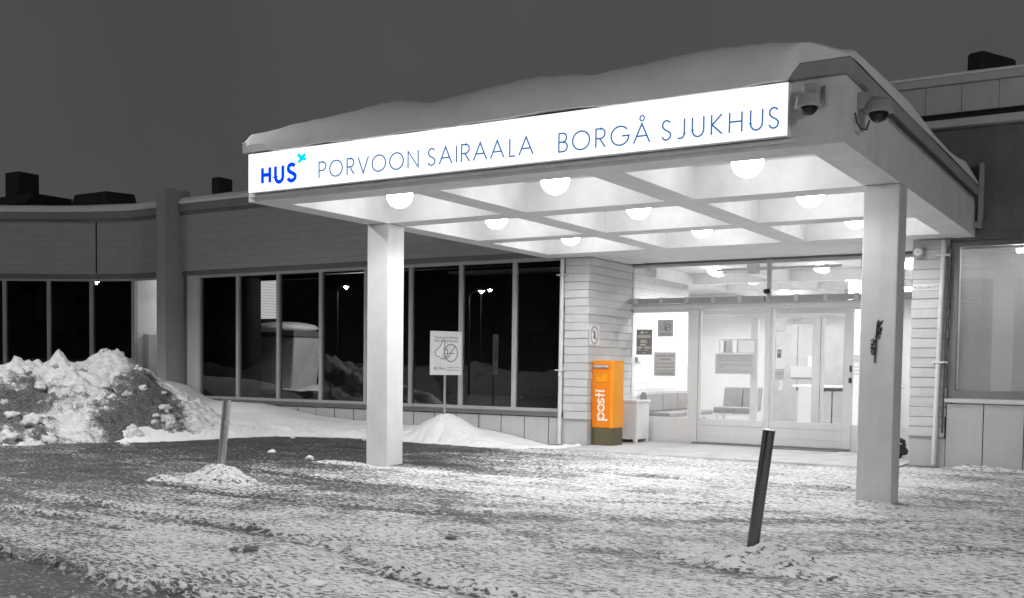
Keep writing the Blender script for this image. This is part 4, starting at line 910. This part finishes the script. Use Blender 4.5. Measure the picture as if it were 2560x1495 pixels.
rd = thing('reception_desk', 'long grey reception counter with panelled front deep in the lobby', 'counter', (2.4, 14.5, .025))
q = MB()
for k in range(5): q.box(2.3+k*.42, 14.4, .05, 2.69+k*.42, 14.44, .92)
obj('front_panel', q, 'wood', rd); obj('worktop', MB().box(2.25, 14.3, 1.0, 4.5, 15.1, 1.05), 'room', rd, bev=.01); obj('counter_body', MB().box(2.3, 14.441, .026, 4.45, 15.0, .999), 'dframe', rd)
cu = thing('lobby_cupboard', 'dark cupboard wall behind the reception counter', 'cupboard', (2.9, 16.4, .025))
obj('carcass', MB().box(1.2, 16.3, .026, 4.0, 16.78, 2.5), 'wood', cu, bev=.01)
for k in range(5): obj('door', MB().box(1.22+k*.555, 16.27, .1, 1.76+k*.555, 16.298, 2.45), 'wood', cu, bev=.006)
hs_ = thing('sanitiser_stand', 'white leaflet and sanitiser stand behind the right sliding door', 'stand', (3.55, 10.9, .025)); obj('column', MB().box(3.42, 10.85, .05, 3.72, 11.0, 1.08), 'paper', hs_, bev=.008); obj('shelf', MB().box(3.28, 10.8, 1.24, 3.74, 11.02, 1.46), 'room', hs_, bev=.006); obj('hazard_strip', MB().box(3.28, 10.796, 1.21, 3.74, 10.80, 1.238), 'gink', hs_); obj('pump_bottle', MB().tube([(3.62,10.9,1.46),(3.62,10.9,1.62),(3.62,10.9,1.66)], [.04,.04,.015], 12), 'paper', hs_); obj('foot', MB().box(3.38, 10.75, .025, 3.76, 11.1, .05), 'room', hs_)
ib = thing('information_board', 'tall white information board leaning on the lobby column', 'board', (4.2, 12.2, .025)); obj('panel', MB().box(3.98, 12.22, .3, 4.4, 12.26, 2.2), 'paper', ib, bev=.004); obj('print', MB().box(4.08, 12.216, 1.45, 4.3, 12.2195, 1.47).box(4.08, 12.216, 1.38, 4.28, 12.2195, 1.40).box(4.08, 12.216, 1.31, 4.3, 12.2195, 1.33).box(4.1, 12.216, 1.55, 4.26, 12.2195, 1.70), 'gpaper', ib); obj('stand_foot', MB().box(3.96, 12.15, .026, 4.42, 12.28, .3), 'clad', ib)
rl0 = None
for cx, cy, lab in ((2.05,9.95,'lit ceiling globe in the lobby nearest the left side window'),(2.03,12.0,'lit ceiling globe further inside above the left sliding door'),(4.03,10.05,'lit ceiling globe in the lobby right of the round mullion'),(3.98,12.12,'lit ceiling globe further inside right of the round mullion'),(5.55,10.1,'lit ceiling globe in the lobby half hidden by the column'),(1.9,14.6,'lit ceiling globe at the far back of the lobby'),(4.6,14.6,'added unseen lit globe over the right end of the reception counter'),(-.2,13.4,'added unseen lit globe in the left bay of the lobby'),(6.4,13.6,'added unseen lit globe in the right bay of the lobby')):  # the last three globes are added out of sight to brighten the lobby
    if rl0 is None:
        rw = bpy.data.lights.new('lobby_light', 'SPOT'); rw.energy = ROOM_W; rw.spot_size = R(172); rw.spot_blend = .3; rw.shadow_soft_size = .14
        rw2 = rw.copy(); rw2.energy = ROOM_W*2.3
        rl0 = thing('lobby_lamp', lab, 'lamp', (cx, cy, 3.30), 0, 'globe lamps on the lobby ceiling')
        obj('globe', MB().lathe([(.001,-.15)]+[(.15*math.sin(R(a)), -.02-.13*math.cos(R(a))) for a in range(8, 91, 9)], n=24), 'roomdome', rl0, local=True); obj('lamp_base', MB().lathe([(.152,-.022),(.155,-.012),(.155,0)], n=24), 'camera', rl0, local=True)
    else: dup(rl0, (cx, cy, 3.30), lab)
    lo = bpy.data.objects.new('lobby_light', rw if cy < 11.5 else rw2); COL.objects.link(lo); lo.location = (cx, cy, 3.13)

# ================================================================== BLIND IN THE RIGHT WINDOW
bl = thing('window_blind', 'pale closed venetian blind behind the right window', 'blind', (7.6, D+.2, 1.1))
q = MB()
for k in range(74):
    z = 1.13+k*.0275; q.add([(6.80,D+.185,z),(8.4,D+.185,z),(8.4,D+.205,z+.025),(6.80,D+.205,z+.025)], [(0,1,2,3)])
obj('slats', q, 'slat', bl); obj('head_rail', MB().box(6.79, D+.18, 3.165, 8.41, D+.22, 3.19), 'slat', bl); obj('bottom_rail', MB().box(6.79, D+.18, 1.108, 8.41, D+.215, 1.127), 'slat', bl)
obj('ward_room', MB().box(6.75, D+2.6, 0, 16, D+2.62, 3.4).box(6.72, D+.3, 0, 6.75, D+2.6, 3.4).box(6.75, D+.3, 3.3, 16, D+2.6, 3.35).box(6.75, D+.3, 0, 16, D+2.6, .03), 'room', B)
obj('room_lamp', MB().box(7.4, D+1.2, 3.2, 8.4, D+1.4, 3.26), 'blind_backlight', B)  # unseen lamp added to brighten the blind from behind

# ================================================================== COURTYARD BEHIND THE DARK WINDOWS
xs, ys = np.meshgrid(np.arange(-13.5, -6.8, .12), np.arange(9.7, 16.5, .12), indexing='ij')
zz = .62+.28*np.exp(-((xs+9.9)/.8)**2)*0+.30*fbm(xs*.8, ys*.8, 31, 3)-.12*np.exp(-((xs+10.0)/.5)**2-((ys-10.2)/.9)**2)
tag(obj('courtyard_snow', MB().grid(xs, ys, zz), 'snow'), None, None, kind='structure')
cb_ = thing('waste_bin', 'large tapered bin with a thick snow cap in the courtyard behind the dark windows', 'bin', (-9.4, 10.5, .7))
obj('body', MB().hexa([(-10.2,10.1,.7),(-9.0,10.1,.7),(-9.0,11.0,.7),(-10.2,11.0,.7),(-10.3,10.05,2.05),(-8.86,10.05,2.05),(-8.86,11.05,2.05),(-10.3,11.05,2.05)]), 'clad', cb_, bev=.03); obj('rim', MB().box(-10.36, 9.98, 2.051, -8.8, 11.1, 2.20), 'dframe', cb_, bev=.02)
sc = blob((-9.58, 10.5, 2.28), .8, 3, 3, .08, 1.5, .2); obj('snow_cap', sc, 'snow', cb_)
pz = thing('bench_end', 'leaning snow covered post in the courtyard behind the dark windows', 'post', (-11.2, 10.5, .7)); obj('post', MB().hexa([(-11.45,10.4,.6),(-11.15,10.4,.6),(-11.15,10.7,.6),(-11.45,10.7,.6),(-11.25,10.4,1.9),(-11.1,10.4,1.9),(-11.1,10.6,1.9),(-11.25,10.6,1.9)]), 'dframe', pz, bev=.02); obj('snow_cap', blob((-11.3, 10.5, 1.55), .14, 7, 2, .2, 2, 3.2), 'snow', pz)
cwl = thing('courtyard_wing', 'dark courtyard wing with one lit window seen through the glass', 'building', (-12, 16.7, 0)); obj('wall', MB().box(-21, 16.6, 0, -7, 16.9, 4.7), 'dark_in', cwl)
fr_ = obj('window', MB().box(-17.05, 16.54, 2.80, -15.85, 16.598, 2.88).box(-17.05, 16.54, 4.24, -15.85, 16.598, 4.32), 'alu', cwl)
q = MB()
for k in range(26): q.box(-17.0, 16.55, 2.885+k*.052, -15.9, 16.56, 2.925+k*.052)
obj('lit_blind', q, 'litwin', fr_)

# ================================================================== SNOW BANKS
def lofted(name, T, K, ht, seed, mat, label, cat, nt_=70, ns=400, rough=.05, p=1.9, toe_rough=.07, group=None):
    T = np.array(T, float); K = np.array(K, float); s0 = np.linspace(0, 1, len(T)); s = np.linspace(0, 1, ns); t = np.linspace(0, 1, nt_)
    def ip(A): return np.stack([np.interp(s, s0, A[:,k]) for k in range(2)], -1)
    def smooth(A, k=15):
        Pd = np.pad(A, ((k,k),(0,0)), 'edge'); ker = np.ones(2*k+1)/(2*k+1); return np.stack([np.convolve(Pd[:,c], ker, 'valid') for c in range(2)], -1)
    Ts, Ks = smooth(ip(T)), smooth(ip(K)); hs_ = np.interp(s, s0, ht); hs_ = np.convolve(np.pad(hs_, 8, 'edge'), np.ones(17)/17, 'valid')
    X = Ts[:,None,0]*(1-t)+Ks[:,None,0]*t; Y = Ts[:,None,1]*(1-t)+Ks[:,None,1]*t
    jag = (fbm(X[:,:1]*5, Y[:,:1]*5, seed+3, 3)-.5)*.22
    Y = Y+jag*(1-t)[None,:]**3
    Z = hs_[:,None]*(1-(1-t[None,:])**p)
    dd = np.hypot(Ts[:,0]-Ks[:,0], Ts[:,1]-Ks[:,1])[:,None]*t[None,:]
    edge = sstep(0, .25, dd)
    Z = Z+edge*rough*2*(fbm(X*1.3, Y*1.3, seed, 4)-.5)+toe_rough*np.exp(-((dd-.3)/.35)**2)*(fbm(X*6, Y*6, seed+9, 4, .6)-.28)*edge*1.3
    return X, Y, Z, dd
T = [(.85,7.02),(.5,5.95),(-.5,5.82),(-1.45,5.88),(-2.27,5.95),(-3.58,6.02),(-4.4,5.75),(-5.0,5.45),(-5.1,4.9),(-5.2,4.3),(-5.25,3.8),(-5.35,3.2),(-5.55,2.55),(-6.6,2.6)]
K = [(.84,7.14),(.14,7.15),(-.7,7.15),(-1.59,7.15),(-2.32,7.15),(-3.28,7.15),(-4.7,7.15),(-6.0,7.15),(-6.9,7.15),(-7.7,7.15),(-8.55,7.15),(-9.3,7.12),(-9.9,6.95),(-11.2,7.1)]
Hh = [.0,.005,.12,.27,.27,.24,.29,.40,.53,.53,.56,.85,1.0,1.15]
X, Y, Z, dd = lofted('snow_bank', T, K, Hh, 5, 'banksnow', '', '')
Z = Z+.32*np.exp(-(((X+1.72)/.52)**2+((Y-6.50)/.42)**2))*sstep(0, .35, dd)+.06*np.exp(-(((X+6.9)/.9)**2+((Y-6.4)/.5)**2))
o = obj('snow_bank', MB().grid(X[::-1], Y[::-1], Z[::-1]), 'banksnow'); tag(o, 'long smooth white snow bank against the wall under the dark windows', 'snow bank')
# ploughed dirty heap
def heap():
    A, Bp = np.array([-9.35, .9]), np.array([-8.02, 4.85]); d = (Bp-A)/np.linalg.norm(Bp-A); Lh = np.linalg.norm(Bp-A)
    ks = [0,.10,.26,.37,.43,.47,.52,.585,.62,.66,.75,.84,.91,.965,1.0,1.12,1.3]
    kz = [1.1,1.2,1.25,1.27,1.40,1.28,1.26,1.38,1.52,1.36,1.46,1.56,1.50,1.34,1.22,1.0,.75]
    X, Y = np.meshgrid(np.arange(-11.6, -4.9, .034), np.arange(-3.0, 6.6, .034), indexing='ij')
    u = ((X-A[0])*d[0]+(Y-A[1])*d[1])/Lh; vd = (X-A[0])*d[1]-(Y-A[1])*d[0]     # + is towards the yard
    hr = np.interp(u+.05*(fbm(X*2.1, Y*2.1, 75, 3)-.5)*np.clip(np.abs(vd)*2, 0, 1.5), ks, kz)
    wv = .35*(fbm(X*1.6, Y*1.6, 71, 3)-.5)
    front = np.clip(1-(np.abs(vd+wv)/2.75)**1.12, 0, 1); back = np.clip(1-(np.abs(vd)/1.9)**1.4, 0, 1)
    Z = hr*np.where(vd > 0, front, back)*sstep(-.35, -.02, u)*sstep(1.45, 1.12, u)
    body = sstep(.02, .35, Z)
    d1, v1 = cell(X*2.3+.3*fbm(X*3, Y*3, 5, 2), Y*2.3, 81); d2, v2 = cell(X*5.2, Y*5.2, 91)
    Z = Z+body*(.13*(v1-.45)*sstep(.75, .15, d1)+.06*(v2-.4)*sstep(.7, .15, d2)+.30*(fbm(X*2.4, Y*2.4, 61, 5, .6)-.5)+.12*(fbm(X*7, Y*7, 66, 4, .65)-.5)+.05*(v2-.5)*sstep(.5, .3, d2))
    Z = Z-.05*(1-sstep(0, .06, Z))
    def elp(cx, cy, rx, ry, a, p):
        ca, sa = math.cos(R(a)), math.sin(R(a)); q = (((X-cx)*ca+(Y-cy)*sa)/rx)**2+((-(X-cx)*sa+(Y-cy)*ca)/ry)**2; return p*np.exp(-q)
    # dark sanded faces: a low one near the left edge and a long one down the right end
    dirt = .19+elp(-7.45,2.0,1.1,.85,20,.66)+elp(-6.9,1.35,.7,.5,20,.35)+elp(-6.3,3.55,1.7,.62,-38,.62)+elp(-5.9,2.75,.75,.45,0,.5)+elp(-6.9,4.3,.9,.4,-30,.5)+.10*(v1 < .3)
    dirt = dirt-elp(-6.75,2.25,.45,.45,0,.45)-sstep(1.1, 1.4, Z)*.3
    m = MB().grid(X, Y, Z); keep = [i for i, f in enumerate(m.f) if max(m.v[j][2] for j in f) > -.03]
    m.f = [m.f[i] for i in keep]; m.s = [True]*len(keep); dv = list(dirt.ravel())
    # clods of ploughed snow half sunk in the heap and along its foot
    zi = lambda x, y: float(Z[int(np.clip((x+11.6)/.034, 0, X.shape[0]-1)), int(np.clip((y+3.0)/.034, 0, X.shape[1]-1))])
    for k in range(60):
        tt = random.random(); q = A+d*Lh*random.uniform(.0, 1.0); off = random.uniform(.0, 2.7); x = q[0]+d[1]*off; y = q[1]-d[0]*off
        r = random.uniform(.04, .13)*(1.3 if off > 2.2 else .8); b = blob((x, y, max(0, zi(x, y))+r*(.25 if off > 2.2 else -.05)), r, k*1.3, 3, .6, 1.5, .8); m._cat(b); dv += [.05 if random.random() < .7 else .55]*len(b.v)
    o = obj('snow_heap', m, 'dirty'); attr(o, 'dirt', dv); tag(o, 'big dirty ploughed snow heap with lumps and dark grit at the far left', 'snow heap')
heap()
def mound(name, label, cx, cy, rx, ry, h, seed, a=0, mat='moundsnow', bump=.5):
    n = 70; u, v = np.meshgrid(np.linspace(-1.25, 1.25, n), np.linspace(-1.25, 1.25, n), indexing='ij'); ca, sa = math.cos(R(a)), math.sin(R(a))
    X = cx+u*rx*ca-v*ry*sa; Y = cy+u*rx*sa+v*ry*ca
    r = np.hypot(u, v)*(1+.35*(fbm(u*1.5+seed, v*1.5, seed, 3)-.5)); Z = h*np.exp(-(r*1.35)**2)*(1+bump*2*(fbm(X*5, Y*5, seed, 4)-.5))+.02*(fbm(X*14, Y*14, seed+2, 3)-.5)*np.exp(-r*r*2)
    Z = Z+(.05*(fbm(X*7, Y*9, seed+6, 4, .6)-.5)+.02*(fbm(X*22, Y*25, seed+7, 2)-.5))*np.exp(-(r*.9)**2)*min(1, h/.1)
    Z = Z-.022-.03*sstep(.8, 1.1, r)
    o = obj(name, MB().grid(X, Y, Z), 'ground'); attr(o, 'wear', -.75+.95*sstep(.3, .95, r)); tag(o, label, 'snow mound', 'small snow mounds on the yard')
mound('snow_mound', 'snow mound around the foot of the pale left bollard', -.18, -.30, .62, .34, .17, 5, -12)
mound('snow_mound', 'lumpy outlier of snow left of the pale bollard mound', -.55, -.80, .32, .14, .10, 8, 10)
mound('snow_mound', 'long low ridge of snow in front of the dark right bollard', 7.0, -1.80, .95, .34, .14, 12, -12)
mound('snow_mound', 'flat patch of clean snow left of the column foot', -.35, 2.1, .75, .13, .06, 17, 0)
mound('snow_mound', 'crusted snow around the right-hand column foot', 6.85, 2.12, .42, .24, .07, 21, 0)
mound('snow_mound', 'strip of snow along the foot of the right wing wall', 7.3, 7.02, .75, .16, .10, 27, 0, 'banksnow')
mound('snow_mound', 'thin strip of snow under the right window panels', 8.7, 6.95, .9, .18, .07, 31, 0, 'banksnow')
# loose lumps lying on the yard
CH = [(3.66,-3.50,.05,'ice','dark grey lump of ice on the lower left of the yard',.45),(-5.05,2.15,.07,'chunk','white lump of snow beside the foot of the dirty heap',.8),(-4.35,5.3,.05,'chunk','small snow lump left of the pale bollard by the bank',.8),(-2.35,2.75,.055,'chunk','snow lump on the dark ground behind the pale bollard',.6),
      (-1.05,2.2,.06,'chunk','snow lump in the white patch left of the column',.7),(4.55,-2.2,.045,'ice','small dark ice lump in the middle of the yard',.4),(3.95,-.75,.05,'chunk','grey snow crumb in the centre of the yard',.5),(4.9,-4.15,.07,'chunk','flat white snow lump near the lower tyre ruts',.35),(-2.95,5.72,.06,'chunk','pointed snow lump at the toe of the bank',1.0),(3.55,-3.56,.035,'ice','little ice lump beside the dark grey one',.4)]
for k, (x, y, r, m, lab, fl) in enumerate(CH):
    tag(obj('snow_lump' if m == 'chunk' else 'ice_lump', blob((x, y, r*fl*.6), r, 40+k, 3, .45, 1.8, fl), m), lab, 'lump', 'loose lumps on the yard')

uu, vv = np.meshgrid(np.linspace(0, 1, 260), np.linspace(-1, 1, 26), indexing='ij')
bx = -40+62*uu; by = -22-.12*(bx+10)+1.9*vv+.8*(fbm(bx*.3, bx*0, 51, 3)-.5)
bz = np.clip(1-np.abs(vv)**1.8, 0, 1)*(.8+1.1*fbm(bx*.45, vv*1.2, 53, 4))+.25*(fbm(bx*2, by*2, 55, 4)-.5)-.08
tag(obj('snow_bank', MB().grid(bx, by, bz), 'roadbank'), 'long dirty snow bank across the road mirrored faintly in the dark windows', 'snow bank')
# ================================================================== STREET LAMPS (some mirrored in the dark windows; the tall lamp is assumed and the shaded road lamps added, both unseen)
def street_lamp(label, x, y, h, power, yaw_, cut=False):
    t = thing('street_lamp', label, 'street lamp', (x, y, 0), yaw_, 'street lamps of the yard and car park')
    obj('pole', MB().tube([(0,0,0),(0,0,h*.6),(0,0,h)], [.06,.05,.04], 12), 'black', t, local=True); obj('arm', MB().tube([(0,0,h-.05),(.4,0,h+.12),(1.2,0,h+.18)], .03, 8), 'black', t, local=True)
    obj('lamp_head', MB().box(.9, -.14, h+.13, 1.6, .14, h+.24), 'dframe', t, local=True, bev=.03); obj('lamp_glass', MB().box(1.1, -.08, h+.09, 1.4, .08, h+.128), 'lamphead', t, local=True)
    li = bpy.data.lights.new('lamp_light', 'SPOT' if cut else 'POINT'); li.energy = power; li.shadow_soft_size = .25 if cut else .05
    if cut: li.spot_size = R(cut); li.spot_blend = .45
    lo = bpy.data.objects.new('lamp_light', li); COL.objects.link(lo); lo.parent = t; lo.location = (1.25, 0, h+.05)
    return t
street_lamp('car park lamp mirrored in the dark window beside the sign post', -18.8, -17.7, 4.75, LAMP_FAR*.4, R(30))
street_lamp('second car park lamp mirrored just right of the first', -26.5, -30.2, 5.9, LAMP_FAR, R(30))
street_lamp('far car park lamp mirrored in the window left of the column', -25.2, -15.6, 5.0, LAMP_FAR*.4, R(30))
bpy.context.view_layer.update()
assumed_lamp = street_lamp('assumed unseen tall street lamp on the road behind the viewer lighting the canopy side', 22.5, -9.5, 7.2, LAMP_ASSUMED, R(150))  # lamp out of view, assumed from the light on the canopy side
[c for c in assumed_lamp.children if c.type == 'LIGHT'][0].data.shadow_soft_size = .5
street_lamp('added unseen shaded road lamp lighting the right front of the yard', 11.5, -9.6, 6.5, ROAD*.95, R(90), cut=130)  # this and the next two are added out of view to brighten the yard
street_lamp('added unseen shaded road lamp lighting the left front of the yard', 1.5, -9.5, 6.5, ROAD*.10, R(90), cut=126)
street_lamp('added unseen shaded road lamp lighting the dirty snow heap', -5.2, -3.6, 7.2, ROAD*1.02, R(90), cut=142)
# unseen belt of spruces added beyond the car park so the windows mirror black
tb = MB()
for k in range(260):
    x = -150+k*.9+random.uniform(-1, 1); y = -48-.25*abs(x+30)*.3+random.uniform(-7, 3); hh = random.uniform(15, 24); r = hh*random.uniform(.17, .24)
    for q_ in range(6):
        z0 = hh*(.06+.15*q_); rr = r*(1-.155*q_); n = 11; ph = random.random()*6
        vs = [(x+rr*(1 if i % 2 else .72)*math.cos(ph+2*math.pi*i/n), y+rr*(1 if i % 2 else .72)*math.sin(ph+2*math.pi*i/n), z0-random.uniform(0, .4)) for i in range(n)]+[(x, y, z0+hh*.26)]
        tb.add(vs, [(i, (i+1) % n, n) for i in range(n)])
tag(obj('added_treeline', tb, 'spruce'), None, None, kind='stuff')
# added unseen wall lamp, brightens the courtyard snow and bin from the corridor side
t = thing('added_wall_lamp', 'added unseen courtyard wall lamp lighting the snow capped bin behind the dark windows', 'lamp', (-6.6, 9.7, 3.0))
obj('lamp_body', MB().box(-6.75, 9.635, 2.9, -6.45, 9.72, 3.1), 'dframe', t, bev=.01); obj('lamp_glass', MB().box(-6.72, 9.7205, 2.92, -6.48, 9.73, 3.08), 'litwin', t)
li = bpy.data.lights.new('added_wall_light', 'POINT'); li.energy = 90; li.shadow_soft_size = .08; lo = bpy.data.objects.new('added_wall_light', li); COL.objects.link(lo); lo.location = (-6.6, 9.85, 3.0)
